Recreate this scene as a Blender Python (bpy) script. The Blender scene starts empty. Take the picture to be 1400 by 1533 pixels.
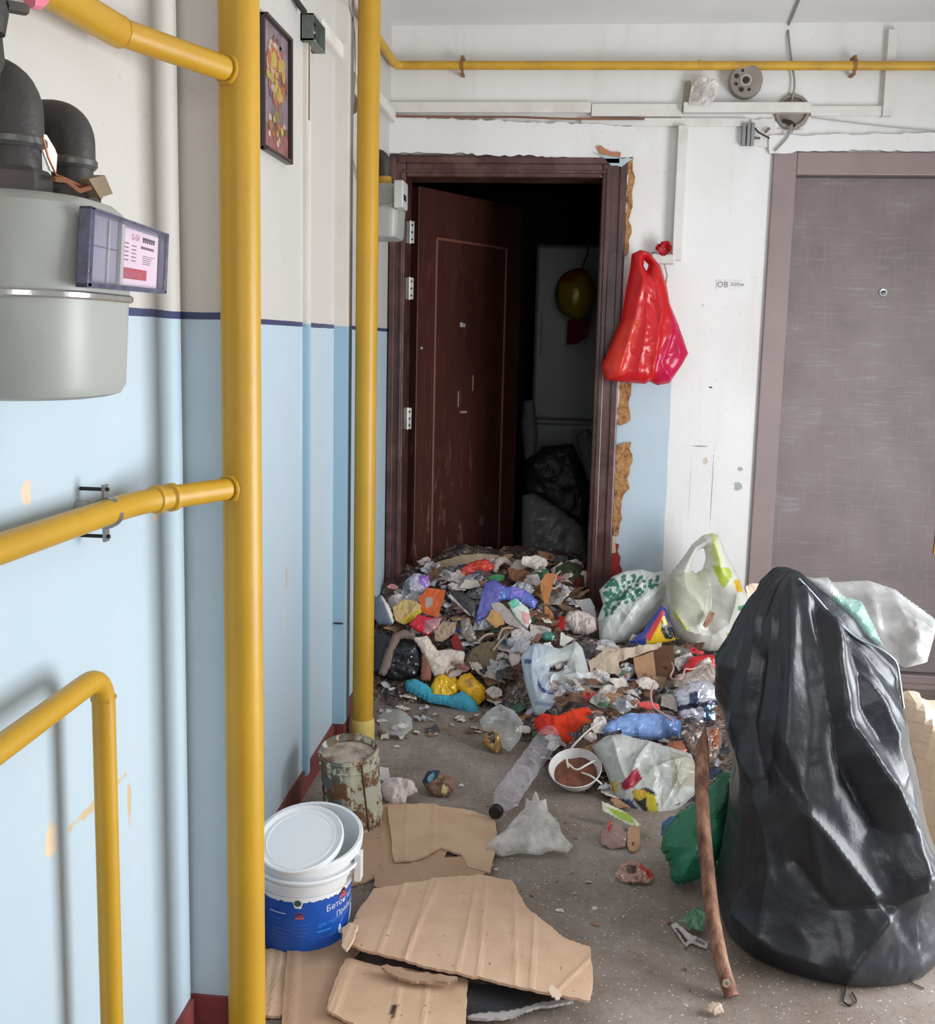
import bpy, bmesh, math, random
import numpy as np
from mathutils import Vector, Matrix

# ------------------------------------------------------------------ camera
F_PX, CX, CY, EYE = 1550.0, 700.0, 720.0, 1.35
IMG_W, IMG_H = 1400, 1533
yaw, pitch, roll = math.radians(5.7), math.radians(7.77), math.radians(1.3)
fw = np.array([-math.sin(yaw)*math.cos(pitch), math.cos(yaw)*math.cos(pitch), -math.sin(pitch)])
r0 = np.array([math.cos(yaw), math.sin(yaw), 0.0]); u0 = np.cross(r0, fw)
rt = r0*math.cos(roll)+u0*math.sin(roll); up = u0*math.cos(roll)-r0*math.sin(roll)
EYEV = np.array([0, 0, EYE])
scene = bpy.context.scene
C = scene.collection
cam_data = bpy.data.cameras.new('camera'); cam = bpy.data.objects.new('camera', cam_data); C.objects.link(cam)
cam_data.sensor_fit = 'HORIZONTAL'; cam_data.sensor_width = 36.0
cam_data.lens = 36.0*F_PX/IMG_W
cam_data.shift_x = 0.0; cam_data.shift_y = -(IMG_H/2-CY)/max(IMG_W, IMG_H)*max(IMG_W, IMG_H)/IMG_W
cam_data.clip_start = 0.02
m = Matrix(((rt[0], up[0], -fw[0]), (rt[1], up[1], -fw[1]), (rt[2], up[2], -fw[2]))).to_4x4()
m.translation = Vector(EYEV); cam.matrix_world = m
scene.camera = cam

# ------------------------------------------------------------------ light
scene.view_settings.view_transform = 'Standard'; scene.view_settings.look = 'None'
scene.view_settings.exposure = 0.38; scene.view_settings.gamma = 1.0
scene.view_settings.use_curve_mapping = False
world = bpy.data.worlds.new('world'); scene.world = world; world.use_nodes = True
bg = world.node_tree.nodes['Background']; bg.inputs[0].default_value = (0.80, 0.90, 1.0, 1); bg.inputs[1].default_value = 1.1

def area(name, loc, direction, sx, sy, power, color):
    d = bpy.data.lights.new(name, 'AREA'); d.shape = 'RECTANGLE'; d.size = sx; d.size_y = sy
    d.energy = power; d.color = color
    o = bpy.data.objects.new(name, d); C.objects.link(o); o.location = loc
    o.rotation_euler = Vector(direction).to_track_quat('-Z', 'Z').to_euler()
    return o
# daylight: a tall glazed opening in the right wall, another behind the photographer
area('daylight_right', (2.05, 2.05, 0.78), (-1, 0.0, -0.05), 1.7, 1.25, 75, (0.93, 0.97, 1.0))
area('daylight_rear', (0.9, -1.9, 1.55), (-0.15, 1, -0.05), 1.5, 1.3, 17, (1.0, 0.97, 0.93))

# ------------------------------------------------------------------ pixel -> place helpers
def ray(x, y): return fw + rt*(x-CX)/F_PX - up*(y-CY)/F_PX
def on(x, y, ax, v):
    d = ray(x, y); t = (v-EYEV[ax])/d[ax]; return EYEV+d*t
def onplane(x, y, p, n):
    d = ray(x, y); t = np.dot(np.array(p)-EYEV, n)/np.dot(d, n); return EYEV+d*t
def proj(p):
    d = np.array(p, float)-EYEV; z = d@fw; return CX+F_PX*(d@rt)/z, CY-F_PX*(d@up)/z
XW, XM, YB, ZC = -0.757, -0.694, 4.20, 2.56      # far left wall, meter wall, back wall, ceiling
rnd = random.Random(7)

# ------------------------------------------------------------------ materials
def s2l(c):
    out = []
    for v in c[:3]:
        v = v/255.0 if max(c[:3]) > 1.001 else v
        out.append(v/12.92 if v <= 0.04045 else ((v+0.055)/1.055)**2.4)
    return tuple(out)+(1.0,)
class NB:
    def __init__(s, name):
        s.m = bpy.data.materials.new(name); s.m.use_nodes = True; s.t = s.m.node_tree
        s.b = s.t.nodes['Principled BSDF']; s.out = s.t.nodes['Material Output']
    def n(s, typ, **kw):
        nd = s.t.nodes.new(typ)
        for k, v in kw.items():
            if k.startswith('i_'):
                key = k[2:]; key = int(key) if key.isdigit() else key
                nd.inputs[key].default_value = v
            else: setattr(nd, k, v)
        return nd
    def l(s, a, b): s.t.links.new(a, b)
    def coord(s, kind='Object'): return s.n('ShaderNodeTexCoord').outputs[kind]
    def geo(s): return s.n('ShaderNodeNewGeometry').outputs['Position']
    def noise(s, vec, scale, detail=4, rough=0.55, stretch=None):
        if stretch:
            mp = s.n('ShaderNodeMapping'); mp.inputs['Scale'].default_value = stretch; s.l(vec, mp.inputs['Vector']); vec = mp.outputs[0]
        nd = s.n('ShaderNodeTexNoise'); nd.inputs['Scale'].default_value = scale; nd.inputs['Detail'].default_value = detail
        nd.inputs['Roughness'].default_value = rough; s.l(vec, nd.inputs['Vector']); return nd.outputs['Fac']
    def ramp(s, fac, stops, interp='LINEAR'):
        r = s.n('ShaderNodeValToRGB'); r.color_ramp.interpolation = interp
        e = r.color_ramp.elements
        while len(e) < len(stops): e.new(0.5)
        for k, (p, c) in enumerate(stops):
            e[k].position = p; e[k].color = c if len(c) == 4 else tuple(c)+(1,)
        s.l(fac, r.inputs[0]); return r.outputs[0]
    def step(s, fac, a, b): return s.ramp(fac, [(a, (0, 0, 0, 1)), (b, (1, 1, 1, 1))])
    def mix(s, fac, a, b, mode='MIX'):
        nd = s.n('ShaderNodeMix', data_type='RGBA', blend_type=mode)
        for sock, v in ((nd.inputs[0], fac), (nd.inputs[6], a), (nd.inputs[7], b)):
            if isinstance(v, (int, float)): sock.default_value = v
            elif isinstance(v, tuple): sock.default_value = v
            else: s.l(v, sock)
        return nd.outputs[2]
    def math(s, op, a, b=0.0, clamp=False):
        nd = s.n('ShaderNodeMath', operation=op, use_clamp=clamp)
        for k, v in ((0, a), (1, b)):
            if isinstance(v, (int, float)): nd.inputs[k].default_value = v
            else: s.l(v, nd.inputs[k])
        return nd.outputs[0]
    def bump(s, h, strength=0.3, dist=0.01):
        b = s.n('ShaderNodeBump'); b.inputs['Strength'].default_value = strength; b.inputs['Distance'].default_value = dist
        s.l(h, b.inputs['Height']); s.l(b.outputs[0], s.b.inputs['Normal'])
    def set(s, color=None, rough=None, metal=None, spec=None, coat=None):
        for key, v in (('Base Color', color), ('Roughness', rough), ('Metallic', metal), ('Specular IOR Level', spec), ('Coat Weight', coat)):
            if v is None: continue
            if isinstance(v, (int, float, tuple)): s.b.inputs[key].default_value = v
            else: s.l(v, s.b.inputs[key])
        return s.m
MATS = {}
def mat(name, c, rough=0.6, metal=0.0, var=0.12, vscale=8.0, bump=0.15, bscale=60.0, spec=0.5, coat=0.0, dirt=None, dscale=5.0, damt=0.5):
    if name in MATS: return MATS[name]
    b = NB(name); g = b.coord(); col = s2l(c)
    f = b.noise(g, vscale, 5)
    dark = tuple(v*(1-var*1.6) for v in col[:3])+(1,); lite = tuple(min(1, v*(1+var)) for v in col[:3])+(1,)
    cc = b.ramp(f, [(0.3, dark), (0.7, lite)])
    if dirt:
        d = b.noise(g, dscale, 6, 0.65); cc = b.mix(b.math('MULTIPLY', b.step(d, 0.48, 0.62), damt), cc, s2l(dirt))
    b.set(cc, rough, metal, spec, coat)
    if bump: b.bump(b.noise(g, bscale, 4), bump, 0.004)
    MATS[name] = b.m; return b.m
def vcol_mat(name, rough=0.6, spec=0.5, trans=0.0, dirt=0.25, bump=0.2, bscale=70, metal=0.0, dirtcol=(92, 74, 58)):
    """colour from the print painted on the mesh (attribute Col), soiled by noise"""
    if name in MATS: return MATS[name]
    b = NB(name); g = b.coord()
    a = b.n('ShaderNodeAttribute', attribute_name='Col').outputs['Color']
    f = b.noise(g, 14, 6, 0.65)
    cc = b.mix(b.math('MULTIPLY', b.step(f, 0.5, 0.68), dirt), a, s2l(dirtcol))
    b.set(cc, rough, metal, spec); b.bump(b.noise(g, bscale, 3), bump, 0.004)
    if trans:
        tr = b.n('ShaderNodeBsdfTranslucent'); b.l(cc, tr.inputs[0]); mx = b.n('ShaderNodeMixShader'); mx.inputs[0].default_value = trans
        b.l(b.b.outputs[0], mx.inputs[1]); b.l(tr.outputs[0], mx.inputs[2]); b.l(mx.outputs[0], b.out.inputs[0])
    MATS[name] = b.m; return b.m
def clear_mat(name, tint=(235, 238, 240), body=0.25, rough=0.12, bump=0.3, bscale=30, face=0.6):
    """thin clear plastic film: mostly see-through, with gloss and a little milky body"""
    if name in MATS: return MATS[name]
    b = NB(name); g = b.coord(); col = s2l(tint)
    b.set(col, rough, 0, 0.9); b.bump(b.noise(g, bscale, 4), bump, 0.01)
    tp = b.n('ShaderNodeBsdfTransparent'); tp.inputs[0].default_value = tuple(0.6+0.4*v for v in col[:3])+(1,)
    lw = b.n('ShaderNodeLayerWeight'); lw.inputs[0].default_value = 0.35
    n = b.noise(g, 18, 4)
    fac = b.math('ADD', b.math('MULTIPLY', b.math('POWER', lw.outputs['Facing'], 1.6), face), b.math('MULTIPLY', b.step(n, 0.4, 0.65), body), True)
    fac = b.math('ADD', fac, body*0.5, True)
    mx = b.n('ShaderNodeMixShader'); b.l(fac, mx.inputs[0]); b.l(tp.outputs[0], mx.inputs[1]); b.l(b.b.outputs[0], mx.inputs[2])
    b.l(mx.outputs[0], b.out.inputs[0]); MATS[name] = b.m; return b.m

# ------------------------------------------------------------------ object helpers
def link(name, me, parent=None, loc=(0, 0, 0)):
    o = bpy.data.objects.new(name, me); C.objects.link(o)
    if parent: o.parent = parent
    o.location = loc; return o
def wloc(o):
    v = Vector((0, 0, 0))
    while o: v += o.location; o = o.parent
    return np.array(v)
def mk(name, V, Fc, mt, parent=None, smooth=False, sharp=None, colors=None, origin=None):
    """V in world coordinates; the object's origin is its base (or its parent's base)"""
    V = np.array(V, float).reshape(-1, 3)
    if parent is not None: base = wloc(parent)
    elif origin is not None: base = np.array(origin, float)
    else: base = np.array([(V[:, 0].min()+V[:, 0].max())/2, (V[:, 1].min()+V[:, 1].max())/2, V[:, 2].min()])
    me = bpy.data.meshes.new(name); me.from_pydata((V-base).tolist(), [], [tuple(f) for f in Fc]); me.validate()
    if mt: me.materials.append(mt)
    if smooth: me.polygons.foreach_set('use_smooth', [True]*len(me.polygons))
    if colors is not None:
        at = me.color_attributes.new('Col', 'FLOAT_COLOR', 'POINT')
        at.data.foreach_set('color', np.array(colors, 'f').ravel())
    me.update()
    o = link(name, me, parent, (0, 0, 0) if parent is not None else tuple(base))
    if sharp:
        md = o.modifiers.new('s', 'EDGE_SPLIT'); md.split_angle = math.radians(sharp)
    return o
def tag(o, label, cat, group=None):
    o['label'] = label; o['category'] = cat
    if group: o['group'] = group
    return o
def thing(name, loc, label, cat, group=None):
    e = bpy.data.objects.new(name, None); C.objects.link(e); e.location = tuple(float(v) for v in loc); e.empty_display_size = 0.05
    return tag(e, label, cat, group)
def structure(o): o['kind'] = 'structure'; return o
def stuff(o): o['kind'] = 'stuff'; return o
class MB:
    def __init__(s): s.V = []; s.F = []
    def add(s, V, Fc):
        n = len(s.V); s.V += [tuple(map(float, v)) for v in V]; s.F += [tuple(i+n for i in f) for f in Fc]; return s
    def box(s, a, b):
        x0, y0, z0 = a; x1, y1, z1 = b
        return s.add([(x0, y0, z0), (x1, y0, z0), (x1, y1, z0), (x0, y1, z0), (x0, y0, z1), (x1, y0, z1), (x1, y1, z1), (x0, y1, z1)],
                     [(0, 3, 2, 1), (4, 5, 6, 7), (0, 1, 5, 4), (1, 2, 6, 5), (2, 3, 7, 6), (3, 0, 4, 7)])
    def tube(s, path, r, n=16, caps=True):
        P = [np.array(p, float) for p in path]; k = len(P)
        R = [r]*k if isinstance(r, (int, float)) else list(r)
        T = []
        for i in range(k):
            a = P[max(i-1, 0)]; b = P[min(i+1, k-1)]; t = b-a; T.append(t/(np.linalg.norm(t)+1e-12))
        ref = np.array([0, 0, 1.0]) if abs(T[0][2]) < 0.9 else np.array([1.0, 0, 0])
        u = np.cross(T[0], ref); u /= np.linalg.norm(u); V = []
        for i in range(k):
            u = u-T[i]*np.dot(u, T[i]); u /= np.linalg.norm(u)+1e-12; v = np.cross(T[i], u)
            for j in range(n):
                a = 2*math.pi*j/n; V.append(P[i]+R[i]*(math.cos(a)*u+math.sin(a)*v))
        Fc = [(i*n+j, i*n+(j+1) % n, (i+1)*n+(j+1) % n, (i+1)*n+j) for i in range(k-1) for j in range(n)]
        if caps: Fc += [tuple(range(n))[::-1], tuple((k-1)*n+j for j in range(n))]
        return s.add(V, Fc)
    def lathe(s, c, prof, n=32, axis=(0, 0, 1), caps=True):
        a = np.array(axis, float); a /= np.linalg.norm(a)
        return s._lathe(np.array(c, float), a, prof, n, caps)
    def _lathe(s, c, a, prof, n, caps):
        ref = np.array([1.0, 0, 0]) if abs(a[0]) < 0.9 else np.array([0, 1.0, 0])
        u = np.cross(a, ref); u /= np.linalg.norm(u); v = np.cross(a, u); V = []
        for r, h in prof:
            for j in range(n):
                t = 2*math.pi*j/n; V.append(c+a*h+r*(math.cos(t)*u+math.sin(t)*v))
        k = len(prof)
        Fc = [(i*n+j, i*n+(j+1) % n, (i+1)*n+(j+1) % n, (i+1)*n+j) for i in range(k-1) for j in range(n)]
        if caps: Fc += [tuple(range(n))[::-1], tuple((k-1)*n+j for j in range(n))]
        return s.add(V, Fc)
    def build(s, name, mt, parent=None, smooth=False, sharp=None, **kw):
        return mk(name, s.V, s.F, mt, parent, smooth, sharp if sharp else (35 if smooth else None), **kw)
def fillet(P, r, k=6):
    P = [np.array(p, float) for p in P]; out = [P[0]]
    for i in range(1, len(P)-1):
        a = P[i-1]-P[i]; b = P[i+1]-P[i]; la, lb = np.linalg.norm(a), np.linalg.norm(b); rr = min(r, la*0.48, lb*0.48)
        p0 = P[i]+a/la*rr; p2 = P[i]+b/lb*rr
        for j in range(k+1):
            t = j/k; out.append((1-t)**2*p0+2*t*(1-t)*P[i]+t*t*p2)
    out.append(P[-1]); return out
def bevel(o, w, seg=2):
    md = o.modifiers.new('b', 'BEVEL'); md.width = w; md.segments = seg; md.limit_method = 'ANGLE'; return o
def cells_(P, seed):
    """jittered-grid cell noise, F2-F1: flat facets meeting in sharp valleys"""
    B_ = np.floor(P).astype(np.int64); f1 = np.full(len(P), 9.0); f2 = f1.copy()
    for i in (-1, 0, 1):
        for j in (-1, 0, 1):
            for k in (-1, 0, 1):
                c = B_+np.array([i, j, k]); h = (c[:, 0]*73856093) ^ (c[:, 1]*19349663) ^ (c[:, 2]*83492791) ^ (seed*2654435761)
                r = np.stack([((h*q_+(h >> 13)*7919) % 9973)/9973.0 for q_ in (1, 31, 977)], 1)
                d = np.sqrt(((P-c-r)**2).sum(1)); m_ = d < f1; f2 = np.where(m_, f1, np.minimum(f2, d)); f1 = np.where(m_, d, f1)
    return f2-f1
def crum(P, seed, size, n=4):
    """crumpled film, about -1..1: creased facets plus patches of sharp folds"""
    rs = np.random.RandomState(seed); P = np.asarray(P, float)/size
    W = P+0.25*np.sin(P@rs.normal(size=(3, 3))*1.5+rs.rand(3)*6)+0.08*np.sin(P@rs.normal(size=(3, 3))*5+rs.rand(3)*6)
    s = 1.5*(0.42-cells_(W*0.9, seed))+0.7*(0.42-cells_(W*2.1+5, seed+1))
    for i in range(n):
        d = rs.normal(size=3); d /= np.linalg.norm(d); f = 0.45*1.4**i
        env = 0.5+0.5*np.sin(P@rs.normal(size=3)*1.6+rs.rand()*6); s = s+env*(np.abs(((W@d)*f+rs.rand()) % 1.0-0.5)*4-1)*0.8/(1.3**i)
    return s/1.9
def seg_ridge(px, line, w1, w2):
    out = np.zeros(len(px)); best = np.full(len(px), 1e9)
    for (x1, y1), (x2, y2) in zip(line[:-1], line[1:]):
        a = np.array([x1, y1]); ab = np.array([x2-x1, y2-y1]); L = ab@ab; t = np.clip(((px-a)@ab)/L, 0, 1); q = a+t[:, None]*ab
        dv = px-q; d = np.hypot(dv[:, 0], dv[:, 1]); sgn = ab[0]*dv[:, 1]-ab[1]*dv[:, 0]
        r = np.exp(-d/np.where(sgn > 0, w1, w2)); u = d < best; best[u] = d[u]; out[u] = r[u]
    return out
def jag(P, amp, step, seed=1, closed=True):
    """roughen a polygon outline (torn edge)"""
    r = random.Random(seed); out = []; n = len(P)
    for i in range(n if closed else n-1):
        a = np.array(P[i], float); b = np.array(P[(i+1) % n], float); L = np.linalg.norm(b-a); k = max(1, int(L/step))
        d = (b-a)/max(L, 1e-9); nn = np.array([-d[1], d[0]])
        for j in range(k):
            q = a+(b-a)*j/k; out.append(tuple(q+nn*r.uniform(-amp, amp)*(1 if j else 0.5)))
    if not closed: out.append(tuple(P[-1]))
    return out
def inside(Q, poly):
    x, y = Q[:, 0], Q[:, 1]; c = np.zeros(len(Q), bool); n = len(poly)
    for i in range(n):
        x1, y1 = poly[i]; x2, y2 = poly[(i+1) % n]
        if y1 == y2: continue
        c ^= ((y1 > y) != (y2 > y)) & (x < (x2-x1)*(y-y1)/(y2-y1)+x1)
    return c
def nearest(Q, poly):
    best = np.full(len(Q), 1e18); N = Q.copy(); n = len(poly)
    for i in range(n):
        a = np.array(poly[i], float); b = np.array(poly[(i+1) % n], float); ab = b-a
        t = np.clip(((Q-a)@ab)/max(ab@ab, 1e-12), 0, 1); p = a+t[:, None]*ab; d = ((Q-p)**2).sum(1)
        w = d < best; best[w] = d[w]; N[w] = p[w]
    return np.sqrt(best), N
def grid2d(poly, holes, dx):
    """regular grid clipped to a polygon with holes; rim vertices snapped onto the outline"""
    A = np.array(poly, float); x0, y0 = A.min(0)-dx*0.5; x1, y1 = A.max(0)+dx
    nx = int((x1-x0)/dx)+2; ny = int((y1-y0)/dx)+2
    gx, gy = np.meshgrid(x0+dx*np.arange(nx), y0+dx*np.arange(ny)); Q = np.stack([gx.ravel(), gy.ravel()], 1)
    ins = inside(Q, poly)
    for h in holes: ins &= ~inside(Q, h)
    d, N = nearest(Q, poly)
    for h in holes:
        dh, Nh = nearest(Q, h); w = dh < d; d[w] = dh[w]; N[w] = Nh[w]
    cells = []; I = ins.reshape(ny, nx)
    for j in range(ny-1):
        for i in range(nx-1):
            k = int(I[j, i])+int(I[j, i+1])+int(I[j+1, i])+int(I[j+1, i+1])
            if k >= 2: cells.append((j*nx+i, j*nx+i+1, (j+1)*nx+i+1, (j+1)*nx+i))
    Q2 = Q.copy(); snap = ~ins; Q2[snap] = N[snap]; d = np.where(snap, 0, d)
    used = sorted({v for c in cells for v in c}); mp = {v: k for k, v in enumerate(used)}
    Q2 = Q2[used]; d = d[used]; cells = [tuple(mp[v] for v in c) for c in cells]
    cnt = {}
    for c in cells:
        for a, b in ((c[0], c[1]), (c[1], c[2]), (c[2], c[3]), (c[3], c[0])):
            cnt[(a, b)] = 1
    border = [e for e in cnt if (e[1], e[0]) not in cnt]
    for a, b in border: d[a] = 0; d[b] = 0
    return Q2, d, cells, border
def frame_of(n, p):
    n = np.array(n, float); n /= np.linalg.norm(n)
    u = np.cross([0, 0, 1.0], n)
    if np.linalg.norm(u) < 1e-3: u = np.array([1.0, 0, 0])
    u /= np.linalg.norm(u); v = np.cross(n, u); return n, u, v
def colourer(base, prints):
    def f(px):
        col = np.tile(np.array(s2l(base)), (len(px), 1))
        for poly, c in prints:
            w = inside(px, poly); col[w] = s2l(c)
        return col
    return f
def flat(name, outline, mt, p, n, parent=None, thick=0.004, holes=(), dx=None, cr=0.01, size=0.08, seed=1, base=(200, 200, 200), prints=(), puff=0.0, puffd=0.05, bend=None, smooth=True, sharp=None, floor=None, folds=()):
    """sheet (puff=0) or stuffed bag (puff>0): outline in pixels, standing on the plane (p, n)"""
    p = np.array(p, float); n, u, v = frame_of(n, p)
    def to2(o): return [tuple((lambda q: ((q-p)@u, (q-p)@v))(onplane(x, y, p, n))) for x, y in o]
    poly = to2(outline); hol = [to2(h) for h in holes]
    A = np.array(poly); ext = (A.max(0)-A.min(0)).max()
    if dx is None: dx = ext/34
    Q, d, cells, border = grid2d(poly, hol, dx)
    B = p+Q[:, :1]*u+Q[:, 1:]*v
    pxs = np.array([proj(b) for b in B])
    col = colourer(base, prints)(pxs)
    fo_ = sum([am*seg_ridge(pxs, ln_, w1, w2) for ln_, am, w1, w2 in folds], np.zeros(len(B)))
    c1 = crum(B, seed, size); edge = np.clip(d/(puffd if puff else ext*0.03), 0, 1)
    if bend is not None: B = B+bend(Q[:, 0], Q[:, 1])[:, None]*n
    N = len(B)
    if puff:
        h = puff*np.sqrt(np.clip(1-(1-np.clip(d/puffd, 0, 1))**2, 0, 1))
        Fv = B+n*(h+(cr*c1+fo_)*(0.25+0.75*edge)+thick*0.5)[:, None]
        c2 = crum(B, seed+50, size); Kv = B-n*(h*0.8+cr*c2*edge*0.5+thick*0.5)[:, None]
    else:
        off = cr*c1
        Fv = B+n*(off+thick/2)[:, None]; Kv = B+n*(off-thick/2)[:, None]
    V = np.vstack([Fv, Kv])
    if floor is not None: V[:, 2] = np.maximum(V[:, 2], floor)
    Fc = list(cells)+[(c[3]+N, c[2]+N, c[1]+N, c[0]+N) for c in cells]+[(a, a+N, b+N, b) for a, b in border]
    Fc = [f[::-1] for f in Fc] if False else Fc
    return mk(name, V, Fc, mt, parent, smooth, sharp, colors=np.vstack([col, col]))
def polyprism(pts2, to3, depth_vec, tri=False):
    n = len(pts2); V = [to3(*q) for q in pts2]; W = [np.array(v)+depth_vec for v in V]
    return V+W, [tuple(range(n)), tuple(range(n, 2*n))[::-1]]+[(i, i+n, (i+1) % n+n, (i+1) % n) for i in range(n)]
def text_mesh(txt, size=1.0):
    cu = bpy.data.curves.new('t', 'FONT'); cu.body = txt; cu.size = size; cu.resolution_u = 2
    o = bpy.data.objects.new('t', cu); C.objects.link(o)
    dg = bpy.context.evaluated_depsgraph_get(); me = o.evaluated_get(dg).to_mesh()
    V = [tuple(v.co) for v in me.vertices]; Fc = [tuple(q.vertices) for q in me.polygons]
    o.evaluated_get(dg).to_mesh_clear(); bpy.data.objects.remove(o); bpy.data.curves.remove(cu)
    return V, Fc

# ------------------------------------------------------------------ wall paint
def W(x, y, off=0.0): return on(x, y, 0, XW+off)
def M(x, y, off=0.0): return on(x, y, 0, XM+off)
def B(x, y, off=0.0): return on(x, y, 1, YB-off)
def G(x, y, z=0.0): return on(x, y, 2, z)
def spots(b, g, col, items, soft=0.35):
    """chips and stains of plaster showing at given places (position, size x, y, z)"""
    for p, sz, c in items:
        mp = b.n('ShaderNodeVectorMath', operation='SUBTRACT'); b.l(g, mp.inputs[0]); mp.inputs[1].default_value = tuple(float(v) for v in p)
        dv = b.n('ShaderNodeVectorMath', operation='DIVIDE'); b.l(mp.outputs[0], dv.inputs[0]); dv.inputs[1].default_value = sz
        ln = b.n('ShaderNodeVectorMath', operation='LENGTH'); b.l(dv.outputs[0], ln.inputs[0])
        nz = b.noise(g, 60, 3); v = b.math('ADD', ln.outputs['Value'], b.math('MULTIPLY', nz, 1.3))
        f = b.math('MULTIPLY', b.math('SUBTRACT', 1.6, v), 5.0, True)
        col = b.mix(f, col, s2l(c))
    return col
WHITE = (214, 210, 205); BLUE = (182, 197, 207); NAVY = (62, 66, 100)
def wall_paint(name, line=True, items=(), white=WHITE, xlimit=None, streak=0.10):
    b = NB(name); g = b.geo(); sx = b.n('ShaderNodeSeparateXYZ'); b.l(g, sx.inputs[0]); z = sx.outputs['Z']
    n1 = b.noise(g, 2.2, 5, 0.6); n2 = b.noise(g, 9, 5, 0.6, (1, 1, 0.12)); n3 = b.noise(g, 35, 4)
    wc = s2l(white)
    wh = b.mix(b.math('MULTIPLY', b.step(n1, 0.4, 0.75), 0.35), wc, s2l((196, 190, 184)))
    wh = b.mix(b.math('MULTIPLY', b.step(n2, 0.55, 0.8), streak*2), wh, s2l((176, 168, 158)))
    wh = b.mix(b.math('MULTIPLY', b.step(n3, 0.66, 0.72), 0.25), wh, s2l((150, 143, 136)))
    col = wh
    if line:
        bl = b.mix(b.math('MULTIPLY', b.step(n1, 0.35, 0.7), 0.45), s2l(BLUE), s2l((168, 187, 199)))
        bl = b.mix(b.math('MULTIPLY', b.step(n2, 0.58, 0.8), streak*1.5), bl, s2l((196, 205, 206)))
        zw = b.math('ADD', z, b.math('MULTIPLY', b.noise(g, 7, 3), 0.006))
        m1 = b.math('LESS_THAN', zw, 1.383)
        m2 = b.math('MULTIPLY', b.math('LESS_THAN', zw, 1.391), b.math('GREATER_THAN', zw, 1.378))
        if xlimit is not None:
            xm = b.math('LESS_THAN', b.math('ADD', sx.outputs['X'], b.math('MULTIPLY', b.noise(g, 9, 2), 0.01)), xlimit)
            m1 = b.math('MULTIPLY', m1, xm); m2 = b.math('MULTIPLY', m2, xm)
        col = b.mix(m2, b.mix(m1, col, bl), s2l(NAVY))
    col = spots(b, g, col, items)
    b.set(col, 0.42, 0, 0.45)
    hn = b.math('ADD', b.math('MULTIPLY', b.noise(g, 5, 4), 0.6), b.math('MULTIPLY', b.noise(g, 45, 3), 0.18))
    b.bump(hn, 0.35, 0.012); return b.m
PEACH = (222, 196, 168)
m_wl = wall_paint('left_wall_paint', white=(196, 191, 185), items=[
    (M(40, 737), (.012, .014, .02), PEACH), (M(76, 1258), (.02, .018, .03), PEACH), (M(150, 1197), (.02, .11, .010), (196, 176, 140)),
    (M(232, 770), (.01, .012, .014), PEACH), (M(194, 1200), (.02, .010, .04), (196, 176, 140)),
    (W(429, 862), (.01, .012, .03), (190, 176, 160)), (W(424, 930), (.01, .01, .06), (196, 196, 192))])
m_wb = wall_paint('back_wall_paint', xlimit=0.393, items=[
    (B(1064, 580), (.008, .02, .004), (70, 64, 60)), (B(1048, 668), (.035, .02, .003), (150, 132, 120)), (B(1066, 730), (.002, .02, .17), (160, 148, 136)),
    (B(1033, 730), (.0015, .02, .14), (190, 184, 176)), (B(1056, 690), (.012, .02, .018), (205, 188, 172)), (B(1105, 728), (.02, .02, .02), (160, 164, 156)),
    (B(1108, 702), (.012, .02, .01), (160, 164, 156)), (B(1052, 457), (.006, .02, .006), (190, 186, 182)), (B(972, 880), (.01, .02, .012), (205, 222, 232)),
    (B(1185, 170), (.07, .02, .075), (150, 138, 126)), (B(942, 215), (.02, .02, .03), (176, 150, 126)), (B(700, 178), (.12, .02, .01), (186, 170, 152))], white=(226, 224, 222))
m_ceil = mat('ceiling_paint', (228, 227, 227), 0.8, var=0.05, vscale=1.5, bump=0.2, bscale=14)
m_seam = mat('dark_gap', (30, 30, 36), 0.9)
# floor: dirty terrazzo
b = NB('floor_terrazzo'); g = b.geo()
n1 = b.noise(g, 3.0, 6, 0.65); n2 = b.noise(g, 55, 3); vr = b.n('ShaderNodeTexVoronoi', i_Scale=85.0); b.l(g, vr.inputs['Vector'])
vr2 = b.n('ShaderNodeTexVoronoi', i_Scale=190.0); b.l(g, vr2.inputs['Vector'])
c = b.ramp(n1, [(0.3, s2l((110, 95, 84))), (0.5, s2l((134, 121, 111))), (0.72, s2l((162, 152, 143)))])
c = b.mix(b.math('MULTIPLY', b.step(n2, 0.5, 0.7), 0.4), c, s2l((92, 84, 80)))
chip = b.math('LESS_THAN', vr.outputs['Distance'], 0.20); c = b.mix(b.math('MULTIPLY', b.math('MULTIPLY', chip, b.step(b.noise(g, 30, 2), 0.45, 0.55)), 0.75), c, s2l((206, 200, 194)))
chip2 = b.math('LESS_THAN', vr2.outputs['Distance'], 0.24); c = b.mix(b.math('MULTIPLY', b.math('MULTIPLY', chip2, b.step(n2, 0.45, 0.6)), 0.5), c, s2l((190, 184, 178)))
b.set(c, b.ramp(n1, [(0.3, (0.75, 0.75, 0.75, 1)), (0.7, (0.42, 0.42, 0.42, 1))]), 0, 0.45); b.bump(n2, 0.25, 0.003); m_floor = b.m

# ------------------------------------------------------------------ the setting
structure(MB().box((-1.0, -2.6, -0.1), (2.3, 4.35, 0)).build('floor', m_floor))
structure(MB().box((-1.0, -2.6, ZC), (2.3, 4.35, ZC+0.1)).build('ceiling', m_ceil))
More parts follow.
